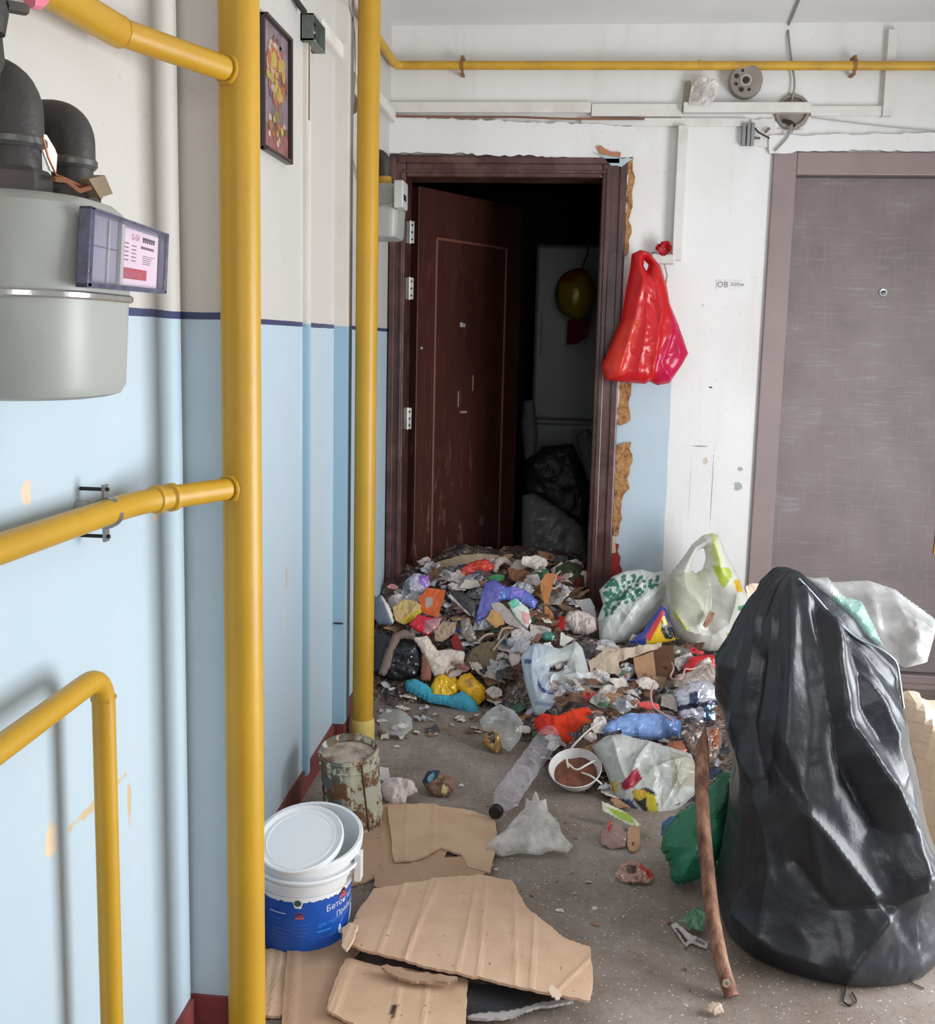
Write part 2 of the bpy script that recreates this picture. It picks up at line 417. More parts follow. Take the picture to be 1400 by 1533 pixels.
# left wall: the nearer length stands 6 cm proud, a shallow pier follows, then the long recessed stretch
wl = MB(); wl.box((-1.0, -2.6, 0), (XM, 1.788, ZC)); wl.box((-1.0, 1.798, 0), (-0.600, 1.90, ZC)); wl.box((-1.0, 1.90, 0), (XW, YB, ZC))
structure(wl.build('wall_left', m_wl))
structure(MB().box((-1.0, 1.788, 0), (XM-0.03, 1.798, ZC)).build('trim_1', m_seam))
D2 = (-0.757, 0.180, 2.070); D1 = (0.730, 1.735, 2.087)       # outer frame: left, right, top
wb = MB(); wb.box((D2[1]-0.01, YB, 0), (D1[0]+0.01, YB+0.16, 2.06)); wb.box((-1.0, YB, 2.06), (2.3, YB+0.16, ZC))
wb.box((D1[1]-0.01, YB, 0), (2.3, YB+0.16, 2.06)); wb.box((-1.0, YB, 0), (XW+0.004, YB+0.16, 2.06))
structure(wb.build('wall_back', m_wb))
m_plain = mat('plain_wall', (214, 212, 208), 0.8, var=0.04)
wr = MB(); wr.box((2.12, -2.6, 0), (2.3, 1.1, ZC)); wr.box((2.12, 3.0, 0), (2.3, YB, ZC)); wr.box((2.12, 1.1, 2.0), (2.3, 3.0, ZC)); wr.box((2.12, 1.1, 0), (2.3, 3.0, 0.12))
structure(wr.build('wall_right', m_plain))
wq = MB(); wq.box((-1.0, -2.6, 0), (2.3, -2.5, 0.8)); wq.box((-1.0, -2.6, 2.3), (2.3, -2.5, ZC)); wq.box((-1.0, -2.6, 0.8), (0.1, -2.5, 2.3)); wq.box((1.8, -2.6, 0.8), (2.3, -2.5, 2.3))
structure(wq.build('wall_rear', m_plain))
# baseboard, oxblood paint
m_base = mat('oxblood_paint', (126, 58, 56), 0.5, dirt=(80, 50, 45))
bb = MB(); bb.box((XM-0.02, -2.4, 0), (XM+0.008, 1.785, 0.078)); bb.box((XM-0.05, 1.792, 0), (-0.596, 1.80, 0.080)); bb.box((-0.62, 1.79, 0), (-0.592, 1.906, 0.08)); bb.box((XW-0.02, 1.9, 0), (XW+0.008, YB, 0.075))
structure(bb.build('baseboard_left', m_base))
structure(MB().box((D2[1]+0.03, YB-0.008, 0), (D1[0], YB+0.02, 0.075)).build('baseboard_back', m_base))

# ------------------------------------------------------------------ dark room behind the open door
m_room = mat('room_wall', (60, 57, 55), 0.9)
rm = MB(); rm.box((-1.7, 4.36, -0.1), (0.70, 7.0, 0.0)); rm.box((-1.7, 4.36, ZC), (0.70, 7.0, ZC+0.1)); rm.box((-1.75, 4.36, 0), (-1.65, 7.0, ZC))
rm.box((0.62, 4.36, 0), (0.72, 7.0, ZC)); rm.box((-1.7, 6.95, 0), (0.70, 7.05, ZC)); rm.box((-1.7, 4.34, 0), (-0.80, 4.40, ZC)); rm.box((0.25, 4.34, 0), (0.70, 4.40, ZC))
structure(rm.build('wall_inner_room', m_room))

# open dark red-brown door
b = NB('dark_door_paint'); g = b.coord()
n = b.noise(g, 6, 6, 0.7, (1, 1, 0.15)); n2 = b.noise(g, 30, 5, 0.7, (1, 1, 0.25))
sz = b.n('ShaderNodeSeparateXYZ'); b.l(g, sz.inputs[0]); low = b.ramp(sz.outputs['Z'], [(0.1, (1, 1, 1, 1)), (1.0, (0, 0, 0, 1))])
c = b.ramp(n, [(0.3, s2l((54, 28, 24))), (0.7, s2l((76, 40, 33)))])
c = b.mix(b.math('MULTIPLY', b.step(n2, 0.56, 0.66), b.math('ADD', 0.12, b.math('MULTIPLY', low, 0.85))), c, s2l((146, 108, 98)))
b.set(c, 0.38, 0, 0.5); b.bump(n2, 0.2, 0.003); m_door2 = b.m
m_frame2 = mat('dark_frame_paint', (74, 44, 42), 0.32, var=0.2, vscale=12, dirt=(120, 92, 86), dscale=9, damt=0.35, bump=0.2)
fr = MB(); y0, y1 = YB-0.022, YB+0.14
def moulded(mb, x0, x1, z0, z1, yf):        # frame bar with a raised outer bead
    mb.box((x0, yf, z0), (x1, y1, z1))
fr.box((D2[0], y0, 0), (-0.690, y1, D2[2])); fr.box((0.083, y0, 0), (D2[1], y1, D2[2])); fr.box((-0.690, y0, 1.985), (0.083, y1, D2[2]))
door2 = thing('door_2', (-0.69, YB, 0), '', '')
del door2['label'], door2['category']; structure(door2)
o = fr.build('door_frame', m_frame2, door2); bevel(o, 0.006)
bd = MB(); bd.box((0.098, y0-0.012, 0), (0.118, y0, 2.02)); bd.box((0.150, y0-0.009, 0), (0.176, y0, 2.06)); bd.box((-0.752, y0-0.012, 0), (-0.728, y0, 2.06)); bd.box((-0.708, y0-0.010, 0), (-0.697, y0, 2.0))
bd.box((-0.72, y0-0.01, 2.035), (0.15, y0, 2.06)); bd.box((-0.70, y0-0.008, 2.0), (0.11, y0, 2.012))
o = bd.build('frame_moulding', m_frame2, door2); bevel(o, 0.004)
hx, hy, ang, lw, lt = -0.668, YB+0.15, math.radians(60), 0.80, 0.042
du = np.array([math.cos(ang), math.sin(ang), 0]); dn = np.array([math.sin(ang), -math.cos(ang), 0])
def leaf(u, d, z): return np.array([hx, hy, 0])+du*u+dn*d+np.array([0, 0, z])
def lbox(mb, u0, u1, d0, d1, z0, z1):
    P = [leaf(u, d, z) for z in (z0, z1) for u, d in ((u0, d0), (u1, d0), (u1, d1), (u0, d1))]
    return mb.add(P, [(0, 3, 2, 1), (4, 5, 6, 7), (0, 1, 5, 4), (1, 2, 6, 5), (2, 3, 7, 6), (3, 0, 4, 7)])
o = lbox(MB(), 0.01, lw, -lt, 0, 0.02, 1.975).build('door_leaf', m_door2, door2); bevel(o, 0.003)
mo = MB()
for zz0, zz1 in ((0.18, 1.78),):
    lbox(mo, 0.125, 0.137, 0, 0.007, zz0, zz1); lbox(mo, 0.66, 0.672, 0, 0.007, zz0, zz1); lbox(mo, 0.125, 0.672, 0, 0.007, zz1-0.012, zz1); lbox(mo, 0.125, 0.672, 0, 0.007, zz0, zz0+0.012)
bevel(mo.build('panel_moulding', mat('moulding_worn', (120, 74, 62), 0.4), door2), 0.003)
m_wht = mat('off_white_metal', (196, 194, 188), 0.45, metal=0.3)
st = MB(); lbox(st, 0.315, 0.333, 0, 0.003, 1.405, 1.425); lbox(st, 0.337, 0.350, 0, 0.003, 1.405, 1.420); st.build('sticker', m_wht, door2)
MB().tube([leaf(0.04, 0.0, 1.31), leaf(0.04, 0.004, 1.31)], 0.006, 10).build('door_stud', m_wht, door2)
for q, (u, za, zb) in enumerate(((0.42, 1.12, 1.19), (0.31, 1.05, 1.12), (0.33, 1.02, 1.03))):
    sc = MB(); lbox(sc, u, u+(0.006 if q < 2 else 0.05), 0, 0.0015, za, zb); o = sc.build('scratch', mat('bare_scratch', (168, 130, 118), 0.6), door2)
for hz_, (px, py) in enumerate(((613, 348), (611, 432), (606, 626))):
    p = B(px, py, -0.03); zz = p[2]
    h = MB(); h.box((-0.689, YB+0.02, zz-0.043), (-0.660, YB+0.026, zz+0.043)); h.tube([(-0.676, YB+0.018, zz-0.045), (-0.676, YB+0.018, zz+0.045)], 0.006, 8)
    hg = h.build('hinge', m_wht, door2)
    s_ = MB()
    for dz in (-0.028, 0.0, 0.028): s_.tube([(-0.667, YB+0.020, zz+dz), (-0.667, YB+0.016, zz+dz)], 0.0045, 8)
    s_.build('screw', mat('screw_dark', (60, 58, 56), 0.5), hg)
# things seen dimly through the doorway
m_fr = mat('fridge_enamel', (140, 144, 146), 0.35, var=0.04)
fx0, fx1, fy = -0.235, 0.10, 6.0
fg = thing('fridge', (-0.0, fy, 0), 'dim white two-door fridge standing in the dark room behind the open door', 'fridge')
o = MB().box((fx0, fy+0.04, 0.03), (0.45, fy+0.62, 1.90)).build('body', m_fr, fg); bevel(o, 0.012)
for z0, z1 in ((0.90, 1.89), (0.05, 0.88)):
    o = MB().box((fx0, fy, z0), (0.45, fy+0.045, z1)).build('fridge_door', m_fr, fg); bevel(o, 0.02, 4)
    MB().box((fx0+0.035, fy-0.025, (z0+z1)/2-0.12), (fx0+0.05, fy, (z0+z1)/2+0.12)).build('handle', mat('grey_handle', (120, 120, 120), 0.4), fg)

# ------------------------------------------------------------------ brown door with woven-look panel
m_fr1 = mat('taupe_frame', (142, 124, 122), 0.42, var=0.04, vscale=3, bump=0.05, dirt=(118, 104, 102), damt=0.3)
b = NB('woven_taupe'); g = b.geo()
na = b.noise(g, 26, 6, 0.75, (0.28, 1, 3.2)); nb2 = b.noise(g, 26, 6, 0.75, (3.2, 1, 0.28)); nc = b.noise(g, 5, 4)
c = b.ramp(nc, [(0.3, s2l((110, 98, 96))), (0.7, s2l((128, 114, 111)))])
c = b.mix(b.math('MULTIPLY', b.step(na, 0.54, 0.72), 0.38), c, s2l((164, 152, 150)))
c = b.mix(b.math('MULTIPLY', b.step(nb2, 0.54, 0.72), 0.3), c, s2l((152, 142, 140)))
c = b.mix(b.math('MULTIPLY', b.math('MULTIPLY', b.step(nc, 0.55, 0.62), b.step(na, 0.5, 0.6)), 0.4), c, s2l((132, 146, 156)))
b.set(c, 0.45, 0, 0.4); b.bump(na, 0.12, 0.002); m_woven = b.m
door1 = thing('door_1', (1.2, YB, 0), '', ''); del door1['label'], door1['category']; structure(door1)
f1 = MB(); yf = YB-0.018; iL, iR, iT = 0.818, 1.648, 2.003
f1.box((D1[0], yf, 0.0), (iL, YB+0.12, D1[2])); f1.box((iR, yf, 0.0), (D1[1], YB+0.12, D1[2])); f1.box((iL, yf, iT), (iR, YB+0.12, D1[2])); f1.box((iL, yf+0.012, 0), (iR, YB+0.12, 0.05))
bevel(f1.build('door_frame', m_fr1, door1), 0.004)
MB().box((iL, yf-0.004, 0.0), (iR, yf+0.012, 0.018)).build('threshold', m_fr1, door1)
bevel(MB().box((iL+0.004, YB+0.022, 0.055), (iR-0.004, YB+0.07, iT-0.004)).build('door_leaf', m_woven, door1), 0.003)
p = B(1322, 438, -0.022)
pe = MB().lathe(p+np.array([0, 0.0, 0]), [(0.0175, 0), (0.0175, 0.004), (0.0135, 0.009), (0.0095, 0.008), (0.009, 0.003)], 24, (0, -1, 0)).build('peephole', mat('brushed_steel', (200, 200, 198), 0.3, metal=0.6), door1, True)
MB().lathe(p, [(0.0088, 0.002), (0.007, 0.0055), (0.002, 0.0065)], 16, (0, -1, 0)).build('lens', mat('lens_glass', (40, 40, 46), 0.05), pe, True)
p = B(1398, 788, -0.022)
p = p+np.array([0.012, 0, 0])
hd = MB(); hd.box((p[0]-0.004, p[1]-0.008, p[2]-0.11), (p[0]+0.04, p[1], p[2]+0.11)); hd.tube(fillet([p+np.array([0.018, 0, 0.03]), p+np.array([0.018, -0.05, 0.03]), p+np.array([0.13, -0.05, 0.03])], 0.015), 0.009, 12)
hd.build('handle', mat('brass', (176, 128, 60), 0.35, metal=0.8), door1, True)
# ragged plaster around both frames and raw foam at the dark door
def strip_xz(name, px, mt, off, th, seed, amp=5, step=9, parent=None):
    P = [B(x, y, 0)[[0, 2]] for x, y in jag(px, amp, step, seed)]
    V, Fc = polyprism(P, lambda a, c: np.array([a, YB-off-th, c]), np.array([0, th, 0]))
    return mk(name, V, Fc, mt, parent)
m_plaster = m_wb
pl = strip_xz('trim_2', [(572, 176), (948, 190), (962, 214), (950, 236), (920, 243), (840, 237), (700, 232), (590, 230), (574, 236)], m_plaster, 0.0, 0.025, 3, 2.2, 7)
structure(pl)
pl = strip_xz('trim_3', [(1150, 205), (1420, 200), (1420, 229), (1300, 226), (1200, 228), (1160, 231), (1151, 231)], m_plaster, 0.0, 0.021, 4, 1.6, 8)
structure(pl)
b = NB('raw_foam'); g = b.geo(); n = b.noise(g, 40, 5, 0.7)
b.set(b.ramp(n, [(0.3, s2l((96, 62, 36))), (0.5, s2l((176, 126, 78))), (0.75, s2l((206, 166, 118)))]), 0.9); b.bump(n, 0.9, 0.02); m_foam = b.m
foam = thing('trim_4', B(935, 880), '', ''); del foam['label'], foam['category']; structure(foam)
for k, (pp, mm, of) in enumerate(((
    [(938, 240), (948, 236), (950, 275), (947, 300), (942, 330), (945, 350), (940, 380), (934, 385), (936, 330), (935, 290)], m_foam, 0.0),
    ([(926, 572), (946, 574), (942, 598), (944, 628), (930, 636), (924, 630), (922, 600)], m_foam, 0.0),
    ([(922, 668), (944, 662), (946, 690), (940, 715), (942, 730), (930, 750), (932, 775), (926, 800), (918, 800), (916, 740), (918, 700)], m_foam, 0.0),
    ([(914, 800), (924, 802), (922, 825), (914, 828)], mat('foam_pale', (196, 172, 148), 0.9, bump=0.8, bscale=80), 0.001),
    ([(912, 805), (926, 815), (930, 862), (908, 880)], mat('old_red_paint', (140, 30, 30), 0.5, dirt=(70, 20, 20)), -0.001))):
    strip_xz('foam' if k < 3 else 'plaster_patch', pp, mm, of, 0.014, 20+k, 2.5, 8, foam)
strip_xz('plaster_edge', [(924, 560), (928, 560), (921, 660), (915, 800), (909, 878), (904, 878), (911, 790), (917, 660)], mat('bare_plaster', (214, 206, 200), 0.9), 0.004, 0.016, 31, 1.6, 9, foam)
strip_xz('plaster_edge', [(936, 262), (940, 262), (936, 330), (932, 400), (928, 450), (924, 450), (929, 370), (932, 300)], mat('bare_plaster', (214, 206, 200), 0.9), 0.004, 0.016, 32, 1.6, 9, foam)
strip_xz('plaster_edge', [(888, 230), (925, 238), (946, 240), (930, 252), (915, 250), (905, 240)], mat('bluish_putty', (176, 192, 200), 0.8), 0.022, 0.010, 33, 1.6, 7, foam)
strip_xz('plaster_patch', [(893, 222), (900, 220), (912, 228), (930, 231), (928, 237), (900, 233)], mat('brick_chip', (178, 122, 92), 0.9), 0.030, 0.004, 34, 1.4, 6, foam)

# ------------------------------------------------------------------ gas pipes
m_yel = mat('gas_yellow_paint', (188, 144, 30), 0.42, var=0.07, vscale=5, dirt=(176, 128, 36), dscale=10, damt=0.45, bump=0.12, bscale=90)
m_yel2 = mat('gas_yellow_dull', (202, 158, 48), 0.5, var=0.08, dirt=(150, 112, 50), damt=0.4)
m_zinc = mat('zinc_steel', (150, 150, 148), 0.35, metal=0.8)
m_dirt = mat('dark_dirt', (44, 40, 38), 0.8)
def weld(mb, c, d, r, seed):
    """lumpy weld ring round a joint; c centre, d axis, r ring radius"""
    rr = random.Random(seed); n = 22; ref = np.array([0, 0, 1.0]) if abs(d[2]) < 0.9 else np.array([1.0, 0, 0])
    u = np.cross(d, ref); u /= np.linalg.norm(u); v = np.cross(d, u)
    P = [c+r*(1+rr.uniform(-.04, .04))*(math.cos(2*math.pi*k/n)*u+math.sin(2*math.pi*k/n)*v) for k in range(n)]
    mb.tube(P+[P[0]], [r*0.16*(1+rr.uniform(-.3, .3)) for _ in range(n)]+[r*0.16], 8, False)
rx, ry, rr_ = -0.556, 1.700, 0.0330
riser = thing('gas_riser_pipe', (rx, ry, 0), 'thick yellow gas riser nearest the camera, running floor to ceiling with two side branches', 'pipe')
MB().tube([(rx+0.003, ry, 0.0), (rx, ry, 1.3), (rx, ry, ZC)], rr_, 40, False).build('pipe', m_yel, riser, True)
jt = onplane(345, 110, (rx, ry, 0), np.array([0, 1.0, 0])); jt = np.array([rx, ry, jt[2]])
c1 = on(178, 47, 0, -0.648); c0 = on(60, -22, 0, -0.648); cn = on(-60, -110, 0, -0.648)
du_ = (c1-jt)/np.linalg.norm(c1-jt)
ub = MB().tube([jt+du_*0.02, c1], 0.0195, 24).build('branch_pipe', m_yel, riser, True)
mb_ = MB(); weld(mb_, jt+du_*0.034, du_, 0.0215, 3); mb_.build('weld_ring', m_yel, ub, True)
mb_ = MB().tube([c1-du_*0.002, c1+du_*0.004, c0, cn], [0.0225, 0.0225, 0.0215, 0.0215], 24).build('socket_elbow', m_yel, ub, True)
jl = onplane(345, 728, (rx, ry, 0), np.array([0, 1.0, 0])); jl = np.array([rx, ry, jl[2]])
d1 = on(205, 752, 0, -0.650); d2 = on(160, 768, 0, -0.655); d3 = on(-30, 832, 0, -0.655)
dl = (d1-jl)/np.linalg.norm(d1-jl)
lb_ = MB().tube(fillet([jl+dl*0.02, d1, d3], 0.06), 0.0185, 24).build('branch_pipe', m_yel, riser, True)
mb_ = MB(); weld(mb_, jl+dl*0.034, dl, 0.021, 5); mb_.build('weld_ring', m_yel, lb_, True)
for q, t in ((0.70, 0), (0.83, 1)):
    c = jl+(d1-jl)*q; mb_ = MB().lathe(c-dl*0.004, [(0.0185, -0.004), (0.0225, 0), (0.0225, 0.008), (0.0185, 0.012)], 24, dl).build('coupling', m_yel, lb_, True)
cp = d2; ax = (d3-d2)/np.linalg.norm(d3-d2)
cl = MB().lathe(cp-ax*0.006, [(0.0188, 0), (0.0225, 0), (0.0225, 0.012), (0.0188, 0.012)], 28, ax)
for sgn in (1, -1):
    cl.box((cp[0]-0.004, cp[1]-0.007, cp[2]+sgn*0.031-0.010), (cp[0]+0.000, cp[1]+0.007, cp[2]+sgn*0.031+0.010))
ck = cl.build('pipe_clamp', m_zinc, lb_, True)
for sgn in (1, -1):
    MB().tube([(XM-0.01, cp[1], cp[2]+sgn*0.034), (cp[0]+0.004, cp[1], cp[2]+sgn*0.034)], 0.0028, 8).build('bolt', m_dirt, riser, True)
MB().lathe(on(115, 760, 0, XM), [(0.011, 0), (0.011, 0.016), (0.006, 0.02), (0.0, 0.02)], 12, (1, 0.0, 0)).build('wall_plug', mat('grey_plug', (150, 150, 146), 0.6), riser, True)
# low pipe at the left
px_, py_ = -0.633, 1.325
top = onplane(108, 1005, (px_, py_, 0), np.array([0, 1.0, 0]))
a0 = np.array([px_, 0.55, top[2]-0.012]); a1 = np.array([px_, py_, top[2]]); a2 = np.array([px_, py_, 0.0])
low = thing('gas_pipe', (px_, py_, 0), 'thin yellow gas pipe at lower left, bending down to the floor beside the meter wall', 'pipe')
MB().tube(fillet([a0, a1, a2], 0.05, 8), 0.0158, 24).build('pipe', m_yel, low, True)
mb_ = MB(); weld(mb_, a1-np.array([0, 0, 0.036]), np.array([0, 0, 1.0]), 0.0158, 9); mb_.build('weld_ring', m_yel, low, True)
# second riser by the far end of the left wall
qx, qy = -0.664, 3.29
r2 = thing('gas_riser_pipe', (qx, qy, 0), 'yellow gas riser standing before the open dark doorway, behind the rusty can', 'pipe')
MB().tube([(qx, qy, 0.0), (qx, qy, ZC)], 0.0345, 32, False).build('pipe', m_yel, r2, True)
MB().lathe((qx, qy, 0.0), [(0.039, 0.0), (0.040, 0.07), (0.038, 0.075), (0.035, 0.082)], 32).build('collar', mat('old_yellow', (206, 178, 96), 0.7, dirt=(150, 130, 90)), r2, True)
gz = on(800, 97, 1, YB-0.055)[2]
gp = thing('gas_pipe', (0.3, YB-0.055, gz), 'thin yellow gas pipe running level across the back wall below the ceiling', 'pipe')
xl = on(592, 97, 1, YB-0.055)[0]
MB().tube(fillet([(qx, qy, gz), (xl, qy+0.22, gz), (xl, YB-0.055, gz), (2.1, YB-0.055, gz-0.012)], 0.04), 0.0165, 18).build('pipe', m_yel2, gp, True)
for X_ in (692, 1280):
    c = on(X_, 97, 1, YB-0.055); cc_ = MB().lathe(c-np.array([0.006, 0, 0]), [(0.0165, 0), (0.0215, 0), (0.0215, 0.012), (0.0165, 0.012)], 20, (1, 0, 0))
    cc_.box((c[0]-0.006, c[1], c[2]-0.034), (c[0]+0.006, YB, c[2]-0.026)); cc_.box((c[0]-0.005, c[1]-0.004, c[2]-0.034), (c[0]+0.005, c[1]+0.004, c[2]+0.034)); cc_.box((c[0]-0.006, c[1], c[2]+0.026), (c[0]+0.006, YB, c[2]+0.034))
    cc_.build('pipe_clamp', mat('rusty_clamp', (140, 98, 50), 0.6), gp, True)
for X_ in (1045, 592):
    c = on(X_, 97, 1, YB-0.055); MB().lathe(c, [(0.0165, 0), (0.0185, 0.001), (0.0185, 0.008), (0.0165, 0.009)], 18, (1, 0, 0)).build('weld_ring', m_yel2, gp, True)

# ------------------------------------------------------------------ gas meters
m_met = mat('meter_grey', (160, 162, 156), 0.42, var=0.03, bump=0.05, dirt=(150, 146, 138), damt=0.25)
m_blk = mat('black_iron', (52, 46, 44), 0.55, var=0.1, bump=0.3, bscale=120, dirt=(90, 78, 70), damt=0.3)
def rrect(x0, y0, x1, y1, r, k=7, rb=0.01):
    P = []
    rf = min(r, 0.03)
    for cx, cy, a0, rr in ((x1-r, y0+r, -90, r), (x1-rf, y1-rf, 0, rf), (x0+rb, y1-rb, 90, rb), (x0+rb, y0+rb, 180, rb)):
        P += [(cx+rr*math.cos(math.radians(a0+90*j/k)), cy+rr*math.sin(math.radians(a0+90*j/k))) for j in range(k+1)]
    return P
def meter_shell(x0, y0, x1, y1, prof, r):
    mb = MB(); V = []; k = 0
    cx, cy = (x0+x1)/2, (y0+y1)/2
    for ins, z in prof:
        P = rrect(x0, y0+ins, x1-ins, y1-ins, max(r-ins*0.3, 0.01)); k = len(P); V += [(x, y, z) for x, y in P]
    Fc = [(i*k+j, i*k+(j+1) % k, (i+1)*k+(j+1) % k, (i+1)*k+j) for i in range(len(prof)-1) for j in range(k)]
    Fc += [tuple(range(k))[::-1], tuple((len(prof)-1)*k+j for j in range(k))]
    return mb.add(V, Fc)
def make_meter(name, xw, xf, y0, y1, z0, z1, zs, label, r=0.05):
    t = thing(name, ((xw+xf)/2, (y0+y1)/2, z0), label, 'meter')
    meter_shell(xw+0.012, y0, xf, y1, [(0.0, zs+0.004), (0.0, z1-0.03), (0.004, z1-0.012), (0.014, z1-0.002), (0.03, z1)], r).build('upper_case', m_met, t, True)
    meter_shell(xw+0.012, y0, xf, y1, [(0.022, z0), (0.010, z0+0.004), (0.005, z0+0.015), (0.001, zs-0.004)], r).build('lower_case', m_met, t, True)
    meter_shell(xw+0.010, y0-0.003, xf+0.003, y1+0.003, [(0.002, zs-0.005), (0, zs-0.003), (0, zs+0.002), (0.002, zs+0.004)], r).build('seam', mat('seam_steel', (184, 182, 178), 0.25, metal=0.7), t, True)
    return t
zt = on(115, 285, 0, -0.53)[2]; zb_ = on(115, 603, 0, -0.53)[2]; zsm = on(115, 440, 0, -0.53)[2]
my0 = on(112, 440, 0, -0.535)[1]-0.045; my1 = on(207, 440, 0, -0.53)[1]
gm = make_meter('gas_meter', XM, -0.530, my0, my1, zb_, zt, zsm, 'large pale grey gas meter hanging on the left wall near the camera', r=0.085)
# reading window: clear purple-tinted box with dark frame, printed card behind
wp = [on(x, y, 0, -0.517) for x, y in ((137, 308), (254, 350), (250, 440), (131, 430))]
P = np.array(wp); inw = np.array([-0.020, 0, 0])
def quadlerp(u, v, off=0.0): return (P[0]*(1-u)+P[1]*u)*(1-v)+(P[3]*(1-u)+P[2]*u)*v+np.array([off, 0, 0])
def qbox(mb, u0, u1, v0, v1, o0, o1):
    V = [quadlerp(u, v, o) for o in (o0, o1) for u, v in ((u0, v0), (u1, v0), (u1, v1), (u0, v1))]
    return mb.add(V, [(0, 3, 2, 1), (4, 5, 6, 7), (0, 1, 5, 4), (1, 2, 6, 5), (2, 3, 7, 6), (3, 0, 4, 7)])
wbx = MB()
for a_ in ((0, 1, 0, .05), (0, 1, .93, 1), (0, .05, 0, 1), (.965, 1, 0, 1)): qbox(wbx, *a_, -0.014, 0.0)
win = wbx.build('window_frame', mat('dark_violet_plastic', (74, 74, 100), 0.2, var=0.3, vscale=60, spec=0.8), gm); bevel(win, 0.0015)
qbox(MB(), .05, .965, .05, .93, -0.003, -0.001).build('window_pane', clear_mat('violet_clear', (240, 236, 244), 0.02, 0.05, 0.02, face=0.12), win)
qbox(MB(), .04, .97, .05, .95, -0.0145, -0.0115).build('counter_panel', mat('counter_grey', (138, 138, 146), 0.5), gm)
qbox(MB(), .43, .47, .07, .93, -0.0115, -0.007).build('card_edge', m_wht, gm)
qbox(MB(), .30, .31, .07, .93, -0.0115, -0.009).build('divider', m_wht, gm)
qbox(MB(), .10, .42, .44, .455, -0.0115, -0.010).build('divider', mat('counter_dark', (92, 92, 100), 0.5), gm)
card = qbox(MB(), .47, .95, .09, .92, -0.0115, -0.010).build('printed_card', mat('pink_card', (226, 204, 208), 0.6, var=0.03, bump=0), gm)
m_red = mat('label_red', (176, 26, 44), 0.6, bump=0); m_ink = mat('ink', (96, 62, 72), 0.7, bump=0); m_pk = mat('ink_pink', (206, 110, 120), 0.7, bump=0)
qbox(MB(), .50, .80, .66, .82, -0.010, -0.0095).build('red_field', m_red, card)
ink = MB()
for v0, v1, u0, u1 in ((.16, .20, .73, .90), (.215, .225, .73, .90), (.30, .34, .71, .89), (.44, .45, .74, .9), (.47, .48, .74, .86), (.50, .51, .74, .86), (.53, .54, .74, .85), (.56, .57, .74, .84)): qbox(ink, u0, u1, v0, v1, -0.010, -0.0096)
for k in range(6): qbox(ink, .735+k*.028, .75+k*.028, .16, .24, -0.010, -0.0096)
for k in range(5): qbox(ink, .50, .55, .30+k*.06, .315+k*.06, -0.010, -0.0096); qbox(ink, .59, .65, .32+k*.055, .333+k*.055, -0.010, -0.0096)
ink.build('fine_print', m_ink, card)
def text_on(txt, u0, v0, h, mt, nm, par, wsc=1.0):
    V, Fc = text_mesh(txt); V = np.array(V); k = 0.6*wsc
    return mk(nm, [quadlerp(u0+a*h*k, v0-c*h, -0.0093) for a, c, _ in V], Fc, mt, par)
text_on('G-G4', .585, .24, .13, m_pk, 'lettering', card, 0.55); text_on('1111111', .505, .80, .13, m_pk, 'lettering', card, 0.8)
# unions and black elbows
def port(Xc, Yc, zt_, R, label):
    e = thing('pipe_elbow', (Xc, Yc, zt_), label, 'pipe')
    MB().lathe((Xc, Yc, zt_-0.004), [(R*1.36, 0), (R*1.36, 0.022), (R*1.22, 0.027)], 6).build('hex_nut', m_blk, e)
    MB().lathe((Xc, Yc, zt_+0.022), [(R*1.02, 0), (R*1.02, 0.026)], 24).build('union_body', m_blk, e, True)
    MB().lathe((Xc, Yc, zt_+0.044), [(R*1.1, 0), (R*1.24, 0.004), (R*1.24, 0.010), (R*1.1, 0.014)], 28).build('ring', mat('worn_iron', (96, 94, 92), 0.4, metal=0.5), e, True)
    MB().tube(fillet([(Xc, Yc, zt_+0.048), (Xc, Yc, zt_+0.048+R*2.1), (XM+0.006, Yc, zt_+0.048+R*2.1)], R*1.7, 10), R*1.14, 28).build('bend', m_blk, e, True)
    return e
e1p = on(28, 262, 0, -0.600); e2p = on(116, 275, 0, -0.600)
zt2 = zt
port(-0.606, e1p[1], zt2, 0.0285, 'dark iron pipe elbow on the near port of the large gas meter')
port(-0.606, e2p[1]+0.0, zt2, 0.0235, 'dark iron pipe elbow on the far port of the large gas meter, with brass seal')
t = thing('valve_pipe', (-0.640, 1.02, zt2+0.16), 'dark upright pipe and valve handle above the near elbow, cut by the left edge', 'pipe')
c = on(-22, 90, 0, -0.62); MB().tube([c-np.array([0, 0, 0.03]), c+np.array([0, 0, 0.045])], [0.021, 0.016], 20).build('pipe', m_blk, t, True)
c2 = on(5, 8, 0, -0.60); c3 = on(36, 14, 0, -0.60); MB().tube([c2, c3], 0.0065, 10).build('handle', m_blk, t, True)
MB().lathe(on(-28, 18, 0, -0.61), [(0.022, -0.02), (0.026, 0), (0.02, 0.03)], 16).build('valve_body', m_blk, t, True)
c4 = on(44, 2, 0, -0.60); c5 = on(66, -2, 0, -0.60); MB().tube([c4, (c4+c5)/2+np.array([0, 0, -0.002]), c5], [0.007, 0.009, 0.006], 10).build('red_tag', mat('pink_tag', (206, 110, 130), 0.5), t, True)
sl = thing('seal', on(140, 270, 0, -0.56), 'small tilted brass-brown seal plate wired to the top of the large gas meter', 'seal')
q0 = [on(x, y, 0, -0.555) for x, y in ((133, 268), (157, 262), (169, 290), (150, 296))]
V = [tuple(p) for p in q0]+[tuple(p+np.array([-0.012, 0, 0])) for p in q0]
